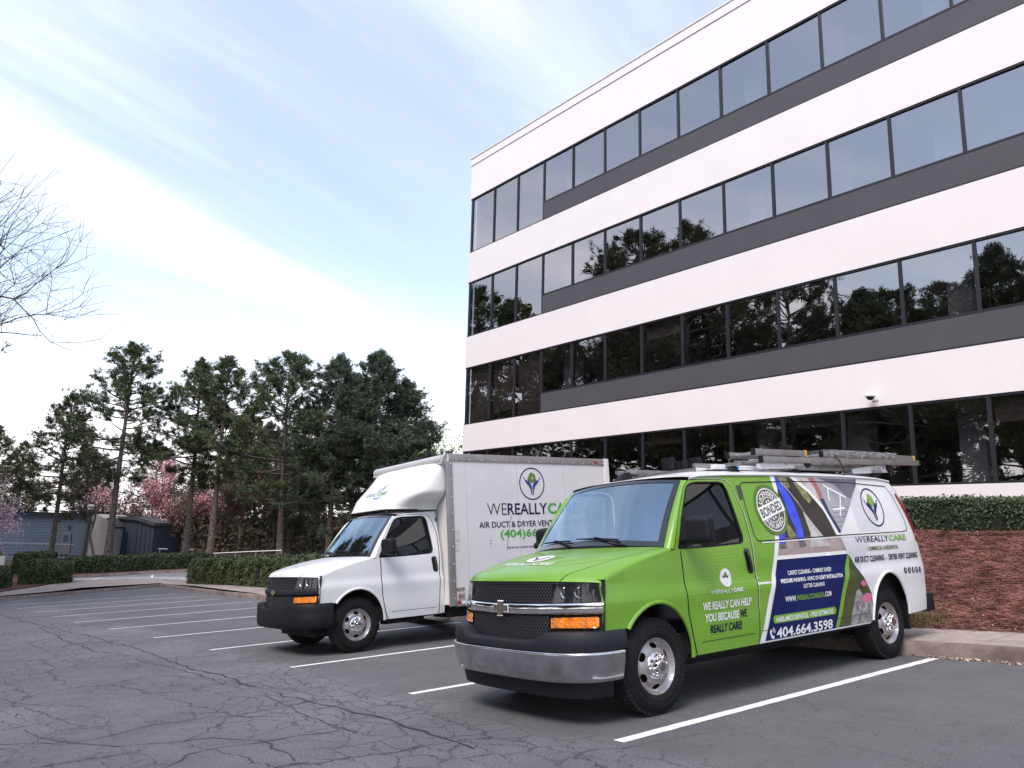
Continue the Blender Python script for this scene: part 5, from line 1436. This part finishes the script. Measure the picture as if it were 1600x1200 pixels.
# ------------------------------------------------------------------ trees, hedges
def leafmat(name, c1, c2, scale=0.6, rough=0.6, translucent=0.0):
    m, n, l, b = node_mat(name)
    c = n.new('ShaderNodeTexCoord').outputs['Object']
    t = noise(n, l, c, scale, 4)
    col = mixc(n, l, rng(n, l, t.outputs['Fac'], 0.35, 0.65), c1, c2)
    l.new(col, b.inputs['Base Color']); b.inputs['Roughness'].default_value = rough; b.inputs['Specular IOR Level'].default_value = .3
    return m
BARK = two_tone('pine_bark', (0.09, 0.07, 0.06), (0.22, 0.175, 0.155), 6, bump=.8, bscale=14)
BARKG = two_tone('grey_bark', (0.09, 0.08, 0.075), (0.20, 0.18, 0.165), 5, bump=.6, bscale=18)
TWIG = mat('twig', (0.055, 0.045, 0.048), .9)
NEEDLE = leafmat('pine_needles', (0.060, 0.085, 0.040), (0.115, 0.140, 0.062), .5)
NEEDLE2 = leafmat('pine_needles_warm', (0.075, 0.090, 0.038), (0.140, 0.145, 0.060), .5)
NEEDLE3 = leafmat('pine_needles_blue', (0.052, 0.074, 0.050), (0.095, 0.120, 0.072), .5)
def tubes(paths, n=5):
    """many tapered tubes -> arrays; path = list of (point, radius)"""
    V = []; F = []; o = 0
    for path in paths:
        k = len(path); P = np.array([p for p, _ in path]); Rr = np.array([r for _, r in path])
        D = np.gradient(P, axis=0) if k > 1 else np.array([[0, 0, 1.]])
        D /= np.linalg.norm(D, axis=1)[:, None] + 1e-9
        ref = np.array([0, 0, 1.]) if abs(D[0][2]) < .9 else np.array([1., 0, 0])
        A = np.cross(D, ref); A /= np.linalg.norm(A, axis=1)[:, None] + 1e-9; Bv = np.cross(D, A)
        t = np.arange(n) * 2 * np.pi / n
        ring = P[:, None] + (A[:, None] * np.cos(t)[None, :, None] + Bv[:, None] * np.sin(t)[None, :, None]) * Rr[:, None, None]
        V.append(ring.reshape(-1, 3))
        i = np.arange(k - 1)[:, None] * n; j = np.arange(n)[None]; j2 = (j + 1) % n
        F.append(np.stack([i + j, i + j2, i + n + j2, i + n + j], -1).reshape(-1, 4) + o); o += k * n
    return np.concatenate(V), np.concatenate(F)
def blades(C, D, L, W, rs):
    """thin triangles from centres C along D"""
    n = len(C); s_ = np.cross(D, rs.normal(size=(n, 3))); s_ /= np.linalg.norm(s_, axis=1)[:, None] + 1e-9
    V = np.stack([C - s_ * W[:, None], C + s_ * W[:, None], C + D * L[:, None]], 1).reshape(-1, 3)
    return V, np.arange(3 * n).reshape(-1, 3)
def pine_data(seed, H, cb, spread, lean=0.0, limbs=46, dens=1.0, tuft=.34, nb=15, full=.5):
    """trunk tubes, limb tubes, needle blades of a tall pine; cb = crown base fraction"""
    rs = np.random.RandomState(seed)
    k = 12; tz = np.linspace(0, H, k); wob = np.cumsum(rs.normal(0, .10, (k, 2)), 0) * np.linspace(0, 1, k)[:, None]
    ax = np.stack([lean * tz + wob[:, 0] * .6, wob[:, 1] * .6, tz], 1)
    rad = (.30 * (H / 20)) * (1 - .88 * np.linspace(0, 1, k) ** .9)
    rad[0] *= 1.25
    trunk = [[(ax[i], rad[i]) for i in range(k)]]
    axis = lambda z: np.array([np.interp(z, tz, ax[:, 0]), np.interp(z, tz, ax[:, 1]), z])
    lp = []; tips = []
    for i in range(limbs):
        t = cb + (1 - cb) * ((i + rs.uniform(0, .9)) / limbs) ** .85
        q = (t - cb) / (1 - cb)
        prof = (math.sin(math.pi * min(1, (q * .80 + .22))) ** .75) * (1 - .25 * q) + .06
        L_ = spread * prof * rs.uniform(.62, 1.15)
        if q < .18: L_ *= rs.uniform(.4, .9)
        az = i * 2.399 + rs.normal(0, .35); el = R(-8 + 52 * q ** 1.3) + rs.normal(0, .14)
        p = axis(t * H); pts = [p.copy()]; d = np.array([math.cos(az) * math.cos(el), math.sin(az) * math.cos(el), math.sin(el)])
        ns = 5
        for j in range(ns):
            d = d + np.array([0, 0, .10 - .09 * (j == 0)]) + rs.normal(0, .10, 3); d /= np.linalg.norm(d)
            p = p + d * L_ / ns; pts.append(p.copy())
        r0 = .022 + .016 * L_
        lp.append([(pts[j], r0 * (1 - .8 * j / ns)) for j in range(ns + 1)])
        P = np.array(pts)
        nsub = int((4 + L_ * 2.6) * dens)
        for j in range(nsub):
            f_ = full * rs.uniform(.25, 1) + (1 - full) * rs.uniform(.55, 1); ii = min(int(f_ * ns), ns - 1); b = P[ii] + (P[ii + 1] - P[ii]) * (f_ * ns - ii)
            dd = (P[ii + 1] - P[ii]); dd /= np.linalg.norm(dd)
            e = dd * .5 + rs.normal(0, .55, 3) + [0, 0, .22]; e /= np.linalg.norm(e)
            l2 = rs.uniform(.35, 1.0) * (.35 + .22 * L_)
            q2 = b + e * l2
            lp.append([(b, .016), (b + e * l2 * .5 + rs.normal(0, .04, 3), .011), (q2, .006)])
            for f2 in ((1.0, .72, .45) if l2 > .6 else (1.0, .6)):
                tips.append((b + e * l2 * f2 + rs.normal(0, .06, 3), e))
    tips.append((axis(H) + [0, 0, .1], np.array([0, 0, 1.])))
    C = np.array([t[0] for t in tips]); E_ = np.array([t[1] for t in tips])
    C = np.repeat(C, nb, 0); E_ = np.repeat(E_, nb, 0)
    D = E_ * .55 + rs.normal(0, .75, C.shape) + [0, 0, .15]; D /= np.linalg.norm(D, axis=1)[:, None]
    C = C + rs.normal(0, .07, C.shape)
    L_ = rs.uniform(.55, 1.15, len(C)) * tuft; W = rs.uniform(.6, 1.2, len(C)) * tuft * .105
    return tubes(trunk, 9), tubes(lp, 4), blades(C, D, L_, W, rs)
PINES = {}
def pine_template(key, needle, **kw):
    PINES[key] = (pine_data(**kw), needle, kw['H'])
pine_template('tall_open', NEEDLE, seed=1, H=22, cb=.36, spread=5.0, limbs=62, dens=1.3, full=.65)
pine_template('dense', NEEDLE3, seed=2, H=22, cb=.14, spread=5.8, limbs=108, dens=1.7, full=.85)
pine_template('warm', NEEDLE2, seed=3, H=20, cb=.26, spread=5.2, limbs=62, dens=1.2, full=.6)
pine_template('slim', NEEDLE, seed=4, H=22, cb=.34, spread=4.4, limbs=68, dens=1.4, full=.7)
pine_template('leaning', NEEDLE, seed=5, H=20, cb=.30, spread=5.4, limbs=66, dens=1.3, full=.65, lean=.03)
PM = {}
def pine(key, loc, height, rz, label, group, sx=1.0):
    (tr, lb, nd), needle, H0 = PINES[key]
    s_ = height / H0
    r = empty('pine_tree', Matrix.Translation(loc) @ Matrix.Rotation(rz, 4, 'Z') @ Matrix.Diagonal((s_ * sx, s_ * sx, s_, 1)))
    tag(r, label, 'tree', group)
    if key not in PM:
        a = quick('trunk', *tr, BARK, r, True); b = quick('branches', *lb, BARK, r, True); c = quick('crown', *nd, needle, r)
        PM[key] = (a.data, b.data, c.data)
    else:
        for nm, me in zip(('trunk', 'branches', 'crown'), PM[key]):
            o = bpy.data.objects.new(nm, me); COL.objects.link(o); o.parent = r
    return r
def base_at(px, depth, sink=0.3):
    """ground point under a photo column at a distance along the view axis"""
    p = at(px, 800, depth); l = LOTI @ p
    return LOT @ Vector((l.x, l.y, gz(l.y) - .05 - sink * 0))
def pine_px(key, px, depth, top_y, rz, label, group, sx=1.0):
    b = base_at(px, depth); t = at(px, top_y, depth)
    return pine(key, b, t.z - b.z, rz, label, group, sx)
GP = 'pines beyond the parking lot'
pine_px('warm', 84, 62, 614, 0.4, 'shorter pine with forked crown in front of the blue house', GP, 1.2)
pine_px('tall_open', 172, 60, 526, 1.9, 'tall open pine with two toned trunk beside the blue house', GP, 1.2)
pine_px('slim', 292, 64, 556, 0.2, 'slender pine, left of the close pair near the pink tree', GP, 1.2)
pine_px('slim', 330, 62, 552, 2.6, 'slender pine, right of the close pair near the pink tree', GP, 1.3)
pine_px('leaning', 438, 60, 546, 3.3, 'broad pine whose trunk stands behind the truck bonnet', GP, 1.2)
pine_px('dense', 512, 60, 552, 0.9, 'dense dark pine just left of the truck cab roof', GP, 1.1)
pine_px('dense', 572, 62, 544, 2.2, 'tallest dense dark pine behind the truck cab', GP, 1.2)
pine_px('dense', 622, 64, 590, 4.0, 'dense dark pine right of the tallest, behind the fairing', GP, 1.1)
pine_px('warm', 640, 66, 672, 1.0, 'low drooping pine nearest the office corner', GP, .9)
GB = 'smaller pines filling the woodland behind'
WOODS = ((20, 80, 690, 'warm', 0.5, 'low pine behind the left end of the blue house'), (130, 84, 700, 'leaning', 1.5, 'low pine rising behind the roof vent of the blue house'), (235, 82, 690, 'warm', 2.1, 'low pine behind the dark wing of the blue house'),
    (375, 76, 640, 'warm', 3.0, 'middling pine just left of the broad pine'), (410, 80, 660, 'dense', .2, 'dark middling pine behind the broad pine, left side'), (470, 80, 640, 'warm', 1.1, 'middling pine behind the broad pine, right side'),
    (545, 78, 640, 'warm', 4.4, 'middling pine filling the gap left of the tallest dense pine'), (600, 80, 665, 'leaning', 5.0, 'middling pine filling the gap right of the tallest dense pine'), (-30, 70, 660, 'warm', 5.5, 'low pine cut by the left edge above the pale blossom'),
    (360, 92, 720, 'dense', 1.0, 'far low pine between the slender pair and the broad pine'), (450, 72, 700, 'dense', 1.8, 'low dark pine at the foot of the broad pine'))
for px, d, ty, k, rz, lab in WOODS:
    pine_px(k, px, d, ty, rz, lab, GB, 1.15)
# the pines on the other side of the car park, behind the photographer: mirrored in the office windows
GR_ = 'pines across the parking lot seen mirrored in the office glass'
rn = random.Random(21)
for i, (x, yy, h_) in enumerate(((-13, 5, 17), (-17, 9.5, 21), (-14, 14, 20), (-19, 18, 22), (-13, 22, 19), (-17, 26, 21), (-12, 30, 24), (-9, 36, 27), (-13, 38, 24), (-11, 42, 29), (-15, 46, 28), (-5, 56, 26), (-11, 60, 27), (-4, 67, 26), (-16, 64, 27), (-9, 73, 26), (-24, 13, 22), (-25, 24, 23), (-22, 33, 22), (-16, 1, 18), (-18, -5, 19), (-20, -11, 20), (-10, 50, 21), (-26, 4, 21))):
    p = lotw(x, yy); key = ['dense', 'tall_open', 'warm', 'dense', 'leaning'][i % 5]
    pine(key, p, h_, rn.uniform(0, 6), 'tall pine across the parking lot, seen only as a reflection in the windows', GR_, 1.1)

# ------------------------------------------------------------------ bare and blossoming trees
def branchy(seed, H, spread=.55, levels=5, r0=.16, up=.25, split=(2, 3), trunk=.28, gnarl=.18):
    rs = np.random.RandomState(seed); paths = []; tips = []
    def grow(p, d, L_, r, lv):
        pts = [(p.copy(), r)]
        ns = 4 if lv > 1 else 3
        for j in range(ns):
            d = d + rs.normal(0, gnarl, 3) + [0, 0, up * .25]; d /= np.linalg.norm(d)
            p = p + d * L_ / ns; pts.append((p.copy(), r * (1 - .42 * (j + 1) / ns)))
            if lv <= 2: tips.append((p.copy(), d.copy()))
            if 0 < lv <= levels - 1 and j < ns - 1 and rs.rand() < .75:
                e = d + rs.normal(0, spread * 1.3, 3); e /= np.linalg.norm(e)
                grow(p.copy(), e, L_ * rs.uniform(.45, .7), r * .42, lv - 1)
        paths.append(pts)
        if lv == 0: return
        for _ in range(rs.randint(split[0], split[1] + 1)):
            e = d + rs.normal(0, spread, 3) + [0, 0, up]; e /= np.linalg.norm(e)
            grow(p.copy(), e, L_ * rs.uniform(.62, .84), r * .56, lv - 1)
    grow(np.zeros(3), np.array([0, 0, 1.]), H * trunk, r0, levels)
    return paths, tips
def petals(tips, n, size, spread, rs):
    C = np.array([t[0] for t in tips]); idx = rs.randint(0, len(C), n)
    P = C[idx] + rs.normal(0, spread, (n, 3)); q = rs.normal(size=(n, 3)); q /= np.linalg.norm(q, axis=1)[:, None]
    u = np.cross(q, rs.normal(size=(n, 3))); u /= np.linalg.norm(u, axis=1)[:, None]; w = np.cross(q, u); s_ = rs.uniform(.6, 1.2, n)[:, None] * size
    return np.stack([P - u * s_, P - w * s_ * .7, P + u * s_, P + w * s_ * .7], 1).reshape(-1, 3), np.arange(4 * n).reshape(-1, 4)
def bare_tree(name, loc, H, seed, label, group, leaf=None, nleaf=0, lsize=.06, lspread=.15, bark=BARKG, rz=0.0, cat='tree', clear=0.0, thick=1.0, **kw):
    paths, tips = branchy(seed, H, **kw)
    top = max(p[0][2] for q in paths for p in q); f_ = H / top
    paths = [[(p * f_, r) for p, r in q] for q in paths]; tips = [(p * f_, d) for p, d in tips]
    if clear: paths = [[(p, r * (thick if r < .05 else 1)) for p, r in q] for q in paths if q is paths[0] or min(p[2] for p, _ in q) > clear * H or q[0][1] > .12]
    r = empty(name, Matrix.Translation(loc) @ Matrix.Rotation(rz, 4, 'Z')); tag(r, label, cat, group)
    thick = [q for q in paths if q[0][1] > .045]; thin = [q for q in paths if q[0][1] <= .045]
    quick('trunk', *tubes(thick or paths[:1], 7), bark, r, True)
    if thin: quick('twigs', *tubes(thin, 3), bark if bark is not BARKG else TWIG, r)
    if leaf: quick('crown', *petals(tips, nleaf, lsize, lspread, np.random.RandomState(seed + 9)), leaf, r)
    return r
# big bare tree whose branches reach in from the left edge
lb_ = ground(-750, 985); 
bare_tree('bare_tree', lotw(*lb_), 26.0, 14, 'bare leafless tree reaching in from the left edge', None, levels=6, r0=.17, spread=.62, up=.16, trunk=.34, gnarl=.16, rz=1.0, split=(2, 4), clear=.40, thick=1.7)
PINK = leafmat('pink_blossom', (0.66, 0.33, 0.37), (0.80, 0.52, 0.54), 1.2, .7)
PALEP = leafmat('pale_blossom', (0.58, 0.40, 0.45), (0.76, 0.60, 0.64), 1.2, .7)
SPRING = leafmat('spring_leaf', (0.14, 0.20, 0.035), (0.26, 0.32, 0.06), .6)
BROWNL = leafmat('brown_buds', (0.12, 0.075, 0.055), (0.21, 0.13, 0.09), .5)
bare_tree('blossom_tree', base_at(12, 50), 6.8, 31, 'pale pink blossom tree at the left edge in front of the blue house', None, PALEP, 12000, .065, .18, levels=5, spread=.75, up=.10, trunk=.22, r0=.12)
bare_tree('blossom_tree', base_at(262, 74), 9.6, 33, 'deep pink blossom tree behind the pair of slender pines', None, PINK, 11000, .10, .25, levels=5, spread=.65, up=.18, trunk=.2, r0=.14)
bare_tree('blossom_tree', base_at(205, 80), 8.4, 35, 'small pink tree between the tall pine and the deep pink tree', None, PINK, 2600, .08, .22, levels=5, spread=.6, up=.2, trunk=.2, r0=.12)
bare_tree('spring_tree', base_at(700, 78), 14.2, 41, 'yellow green spring tree left of the office corner', None, SPRING, 14000, .11, .4, levels=5, spread=.55, up=.22, r0=.14)
bare_tree('spring_tree', base_at(505, 88), 12.5, 43, 'pale green tree glimpsed between the dense pines', None, SPRING, 8000, .12, .4, levels=5, spread=.55, up=.22, r0=.14)
bare_tree('spring_tree', base_at(395, 90), 11.5, 44, 'pale green tree glimpsed left of the broad pine', None, SPRING, 7000, .12, .4, levels=5, spread=.55, up=.22, r0=.14)
bare_tree('bare_tree', base_at(151, 58), 9.5, 51, 'thin bare tree leaning beside the tall open pine', None, levels=5, spread=.48, up=.2, r0=.13)
GN = 'bare brown trees in the woodland'
for i, (px, d, h_) in enumerate(((-20, 90, 9), (55, 92, 9.5), (110, 95, 10), (165, 90, 10), (225, 96, 11), (275, 92, 11), (320, 95, 12), (365, 90, 11), (405, 96, 12), (450, 90, 11), (490, 95, 12), (535, 90, 12), (580, 96, 12), (625, 92, 11), (660, 90, 10), (300, 75, 7), (240, 72, 7), (345, 78, 8), (425, 72, 8), (385, 70, 7))):
    bare_tree('bare_tree', base_at(px, d), h_ , 60 + i, 'bare brown tree in the thin woodland beyond the hedges', GN, BROWNL, 2200, .10, .4, levels=5 if i < 15 else 4, spread=.5, up=.25, trunk=.2, r0=.11)
# dim undergrowth that reads as one mass
rs = np.random.RandomState(77); n = 42000
px = rs.uniform(-60, 730, n); dep = rs.uniform(74, 118, n); hgt = rs.beta(1.2, 2.2, n) * 6.5 * (.6 + .5 * np.sin(px * .021 + 1.3) ** 2)
pts = np.zeros((n, 3))
cr, cu_, cf_ = np.array(CR), np.array(CU), np.array(CF)
base = np.array([0, 0, EYE]) + (cr[None] * ((px - 800) / 1200)[:, None] - cu_[None] * (200 / 1200) + cf_[None]) * dep[:, None]
LI = np.array(LOTI); loc = base @ LI[:3, :3].T + LI[:3, 3]
gzv = np.vectorize(gz)(loc[:, 1]); loc[:, 2] = gzv + hgt * .95
LM = np.array(LOT); wp = loc @ LM[:3, :3].T + LM[:3, 3]
q = rs.normal(size=(n, 3)); q /= np.linalg.norm(q, axis=1)[:, None]; u_ = np.cross(q, rs.normal(size=(n, 3))); u_ /= np.linalg.norm(u_, axis=1)[:, None]; w_ = np.cross(q, u_)
sz = rs.uniform(.12, .30, n)[:, None]
UND = leafmat('undergrowth', (0.055, 0.060, 0.032), (0.15, 0.105, 0.075), .16)
tag(quick('undergrowth', np.stack([wp - u_ * sz, wp - w_ * sz * .6, wp + u_ * sz, wp + w_ * sz * .6], 1).reshape(-1, 3), np.arange(4 * n).reshape(-1, 4), UND), 'dim brown and green undergrowth filling the far woodland', 'undergrowth', kind='stuff')

# ------------------------------------------------------------------ clipped hedges
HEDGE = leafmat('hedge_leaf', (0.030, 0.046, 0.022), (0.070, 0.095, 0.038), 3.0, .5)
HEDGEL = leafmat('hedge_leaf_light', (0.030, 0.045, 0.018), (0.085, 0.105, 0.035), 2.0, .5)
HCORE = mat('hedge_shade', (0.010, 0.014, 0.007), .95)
def hedge(path, wd, ht, label, n, leaf=.03, m=HEDGE, seed=0, wfn=None, round_=.25, name='hedge', lumps=.07):
    """path: world ground points down the middle; leaves set over and into a rounded box"""
    rs = np.random.RandomState(seed); P = np.array([tuple(p) for p in path]); seg = np.linalg.norm(np.diff(P, axis=0), axis=1); cum = np.concatenate([[0], np.cumsum(seg)]); T = cum[-1]
    r = empty(name, Matrix.Translation(P[0])); tag(r, label, 'hedge', 'clipped hedges')
    def frame(s):
        s = np.clip(s, 0, T); C = np.stack([np.interp(s, cum, P[:, k]) for k in range(3)], 1)
        e = .2; D = np.stack([np.interp(np.clip(s + e, 0, T), cum, P[:, k]) - np.interp(np.clip(s - e, 0, T), cum, P[:, k]) for k in range(3)], 1); D[:, 2] = 0
        D /= np.linalg.norm(D, axis=1)[:, None]; return C, D, np.stack([-D[:, 1], D[:, 0], 0 * D[:, 0]], 1)
    def surf(s, a, inset):
        C, D, Nn = frame(s)
        ca, sa = np.cos(a), np.sin(a); ex = .38
        end = np.minimum(1, np.minimum(s, T - s) / (wd * .5) + .02) ** .5
        lump = 1 + lumps * np.sin(s * 2.3 + seed) * np.sin(a * 3) + lumps * .6 * np.sin(s * 5.1 + a * 4)
        w = np.sign(ca) * np.abs(ca) ** ex * wd / 2 * (.55 + .45 * end) * inset * lump; h_ = np.abs(sa) ** ex * ht * (.88 + .12 * end) * inset * (1 + .3 * (lump - 1))
        return C + Nn * w[:, None] + np.array([0, 0, 1.]) * h_[:, None], Nn * ca[:, None] + np.array([0, 0, 1.]) * sa[:, None]
    ns, na = max(6, int(T / .3)), 14
    s = np.repeat(np.linspace(0, T, ns + 1), na + 1); a = np.tile(np.linspace(0, np.pi, na + 1), ns + 1)
    V, _ = surf(s, a, .93); i = np.arange(ns)[:, None] * (na + 1); j = np.arange(na)[None]
    F = np.stack([i + j, i + j + 1, i + na + 2 + j, i + na + 1 + j], -1).reshape(-1, 4)
    caps = [list(range(0, na + 1)), list(range(ns * (na + 1), (ns + 1) * (na + 1)))]
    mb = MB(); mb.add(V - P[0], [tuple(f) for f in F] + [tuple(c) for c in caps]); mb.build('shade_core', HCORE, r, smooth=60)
    s = rs.uniform(0, T, n); a = np.where(rs.rand(n) < .45, np.arccos(1 - 2 * rs.rand(n)), np.where(rs.rand(n) < .5, 1, -1) * (np.pi / 2) + 0); u_r = rs.rand(n) ** 2.63; sd = a != a
    low = np.abs(np.abs(a) - np.pi / 2) < 1e-9; aa = np.arcsin(np.clip(u_r, 0, 1)); a = np.where(low, np.where(a > 0, aa, np.pi - aa), a); ins = rs.uniform(.90, 1.04, n)
    k = int(n * .06); s[:k] = rs.choice([0.0, T], k) + rs.normal(0, .03, k); s = np.clip(s, 0, T); ins[:k] = rs.uniform(.1, 1, k)
    C, nrm = surf(s, a, ins); C = C - P[0] + rs.normal(0, .012, (n, 3))
    q = nrm + rs.normal(0, .7, (n, 3)); q /= np.linalg.norm(q, axis=1)[:, None]; u = np.cross(q, rs.normal(size=(n, 3))); u /= np.linalg.norm(u, axis=1)[:, None]; w = np.cross(q, u)
    z = rs.uniform(.6, 1.3, n)[:, None] * leaf
    quick('leaves', np.stack([C - u * z, C - w * z * .55, C + u * z, C + w * z * .55], 1).reshape(-1, 3), np.arange(4 * n).reshape(-1, 4), m, r)
    return r
hz_ = 1.47
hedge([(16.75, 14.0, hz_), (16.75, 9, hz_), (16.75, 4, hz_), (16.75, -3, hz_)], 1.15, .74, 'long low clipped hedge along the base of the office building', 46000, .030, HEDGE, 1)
def hpx(pix, *a, **k):
    return hedge([lotw(*ground(*p), .1) for p in pix], *a, **k)
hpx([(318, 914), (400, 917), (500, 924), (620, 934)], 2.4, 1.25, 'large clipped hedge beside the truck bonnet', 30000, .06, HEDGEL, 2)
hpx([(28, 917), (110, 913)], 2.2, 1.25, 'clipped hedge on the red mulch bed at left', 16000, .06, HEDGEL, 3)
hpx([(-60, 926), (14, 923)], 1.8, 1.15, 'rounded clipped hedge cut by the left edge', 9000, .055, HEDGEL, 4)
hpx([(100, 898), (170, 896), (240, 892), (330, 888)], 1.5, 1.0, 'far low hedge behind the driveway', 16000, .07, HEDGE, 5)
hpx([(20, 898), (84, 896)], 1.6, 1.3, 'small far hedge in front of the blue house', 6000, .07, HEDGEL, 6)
# ------------------------------------------------------------------ the blue house, rail and small things beyond the hedges
SIDB = mat('blue_siding', (0.075, 0.11, 0.165), .6, var=.08, vscale=1.0); SIDD = mat('dark_blue_wall', (0.075, 0.085, 0.12), .6, var=.1, vscale=.6)
SIDW = mat('pale_wall', (0.42, 0.40, 0.38), .7, var=.08, vscale=.8); DGREY = mat('dark_grey_trim', (0.06, 0.06, 0.07), .6); DECK = mat('deck_grey', (0.14, 0.14, 0.16), .7)
ROOFG = mat('grey_roof', (0.10, 0.10, 0.11), .8, var=.2, vscale=2); TEALP = mat('teal_panel', (0.02, 0.06, 0.13), .4); DOORG = mat('grey_door', (0.13, 0.125, 0.14), .5)
RAILM = mat('galvanised_rail', (0.36, 0.37, 0.38), .45, metal=.5)
HD = 68.0
o0 = at(120, 892, HD); hx = CR.copy(); hx.z = 0; hx.normalize(); hy = Vector((-hx.y, hx.x, 0))
gl_ = base_at(120, HD).z
HM = Matrix(((hx.x, hy.x, 0, o0.x), (hx.y, hy.y, 0, o0.y), (0, 0, 1, gl_), (0, 0, 0, 1)))
HS = empty('blue_house', HM)
tag(HS, 'blue and grey flat roofed house with balcony seen between the pines', 'house')
def hxz(px, py):
    p = HM.inverted() @ at(px, py, HD); return p.x, p.z
def hbox(name, px0, py0, px1, py1, y0, y1, m, parent=None):
    a, b = hxz(px0, py0), hxz(px1, py1); mb = MB(); mb.box(min(a[0], b[0]), max(a[0], b[0]), y0, y1, min(a[1], b[1]), max(a[1], b[1])); return mb.build(name, m, parent or HS, smooth=0)
zb = hxz(100, 897)[1]
wall = hbox('wall', -20, 798, 137, 894, 0, 9, SIDD)
x0, zt0 = hxz(-20, 800); x1, zb0 = hxz(136, 868)
k = 0; z = zb0
while z < zt0 - .05:
    h_ = min(.235, zt0 - z); mb = MB(); mb.add([(x0, -.06, z), (x1, -.06, z), (x1, -.02, z + h_), (x0, -.02, z + h_), (x0, .0, z), (x1, .0, z)], [(0, 1, 2, 3), (0, 4, 5, 1)]); mb.build('siding_board', SIDB, HS, smooth=0); z += .24
hbox('roof', -24, 795, 143, 799, -.6, 9.2, ROOFG)
hbox('balcony_deck', -20, 868, 130, 880, -1.6, -.05, DECK)
hbox('garage_opening', -20, 881, 124, 893, -.5, -.03, TEALP)
d_ = hbox('door', 92, 832, 106, 866, -.12, -.065, DOORG); hbox('window', 95, 836, 101.5, 846, -.14, -.125, TEALP, d_)
hbox('wall_lamp', 100, 821, 103, 825, -.2, -.065, DGREY)
xr0, zr = hxz(-20, 847); xr1, _ = hxz(128, 847); zr0 = hxz(0, 868)[1]
mb = MB(); mb.tube([(xr0, -1.55, zr), (xr1, -1.55, zr)], .018, 6); mb.build('handrail', RAILM, HS)
xx = xr0
while xx < xr1:
    mb = MB(); mb.tube([(xx, -1.55, zr0), (xx, -1.55, zr)], .016, 4); mb.build('baluster', RAILM, HS); xx += .42
def quad(name, pix, y, m, th=.3):
    P = [hxz(*p) for p in pix]; n = len(P); mb = MB(); mb.add([(a, y, b) for a, b in P] + [(a, y + th, b) for a, b in P], [tuple(range(n)), tuple(range(2 * n - 1, n - 1, -1))] + [(i, i + n, (i + 1) % n + n, (i + 1) % n) for i in range(n)]); return mb.build(name, m, HS, smooth=0)
quad('end_wall', [(137, 803), (147, 803), (158, 808), (160, 893), (131, 893)], -.5, SIDW, 5)
quad('corner_trim', [(136, 804), (139, 804), (134, 893), (129, 893)], -.7, DGREY, .19)
quad('end_wall', [(160, 808), (172, 811), (184, 824), (179, 893), (160, 893)], -1.2, SIDW, 4)
quad('roof_edge', [(171, 810), (173.5, 809), (186, 823), (184, 826)], -1.4, ROOFG, 4)
quad('side_wing', [(176, 809), (205, 813), (232, 822), (231, 893), (179, 893), (184, 825)], .4, SIDD, 6)
quad('teal_panel', [(184.5, 830), (191, 832), (190, 891), (180, 893)], .3, TEALP, .09)
quad('wing_roof', [(172, 806), (205, 807), (234, 817), (234, 822), (205, 813), (176, 810)], .2, ROOFG, 6)
for i in range(4): quad('wall_batten', [(205 + i * 7, 814 + i * 2), (205.5 + i * 7, 814 + i * 2), (205.5 + i * 7, 893), (205 + i * 7, 893)], .36, DGREY, .03)
ac = empty('roof_vent', HM @ Matrix.Translation((hxz(118, 795)[0], 1.5, hxz(118, 795)[1]))); tag(ac, 'pale round vent on the roof of the blue house', 'vent')
mb = MB(); mb.lathe([(.24, 0), (.25, .2), (.34, .26), (.32, .36), (.16, .46), (0, .48)], 16, (0, 0, 0), 'Z'); mb.build('hood', SIDW, ac)
mb = MB(); mb.lathe([(.34, -.02), (.34, .04), (.24, .05)], 16, (0, 0, 0), 'Z'); mb.build('flange', RAILM, ac)
# handrail along the far hedge
RL = empty('pipe_railing', Matrix.Translation(lotw(*ground(100, 889)))); tag(RL, 'thin galvanised pipe railing above the far hedge', 'railing')
pr = [(-10, 888), (30, 888.5), (105, 882), (175, 878), (208, 875.5), (242, 872), (275, 868.5), (306, 866), (337, 864.5), (368, 863), (400, 861.5), (440, 860)]
RD = 57.0
tops = [at(a, b, RD) for a, b in pr]; o_ = RL.matrix_world.translation
mb = MB(); mb.tube([t - o_ for t in tops], .035, 6); mb.build('top_rail', RAILM, RL)
mb = MB(); mb.tube([t - o_ - Vector((0, 0, .45)) for t in tops], .025, 6); mb.build('mid_rail', RAILM, RL)
for t in tops: mb = MB(); mb.tube([t - o_, t - o_ - Vector((0, 0, 1.1))], .035, 6); mb.build('post', RAILM, RL)
# lamp posts and a sign
LW_ = mat('lamp_white', (0.75, 0.76, 0.75), .4)
for px, py, lab in ((256, 858, 'small white lamp post, left of the two in the woodland'), (297, 859, 'small white lamp post, right of the two in the woodland')):
    b = base_at(px - 4, 66); t = at(px - 4, py, 66); r = empty('lamp_post', Matrix.Translation(b)); tag(r, lab, 'lamp post', 'lamp posts in the woodland')
    mb = MB(); mb.tube([(0, 0, 0), (0, 0, t.z - b.z)], .05, 6); mb.build('pole', RAILM, r)
    mb = MB(); mb.rbox(-.1, .62, -.15, .15, t.z - b.z, t.z - b.z + .10, .03, 0, Matrix.Rotation(math.atan2(CR.y, CR.x), 4, 'Z')); mb.build('lamp_head', LW_, r)
sg = empty('white_sign', Matrix.Translation(base_at(8, 49))); tag(sg, 'small white sign board at the left edge beside the hedge', 'sign')
zz = at(8, 872, 49).z - sg.location.z; Mz = Matrix.Rotation(math.atan2(CR.y, CR.x), 4, 'Z')
mb = MB(); mb.rbox(-.2, .2, -.03, .03, zz - .5, zz + .15, .01, 0, Mz); mb.build('board', LW_, sg); mb = MB(); mb.tube([(0, .05, 0), (0, .05, zz)], .03, 6); mb.build('post', RAILM, sg)
bpy.context.view_layer.update()
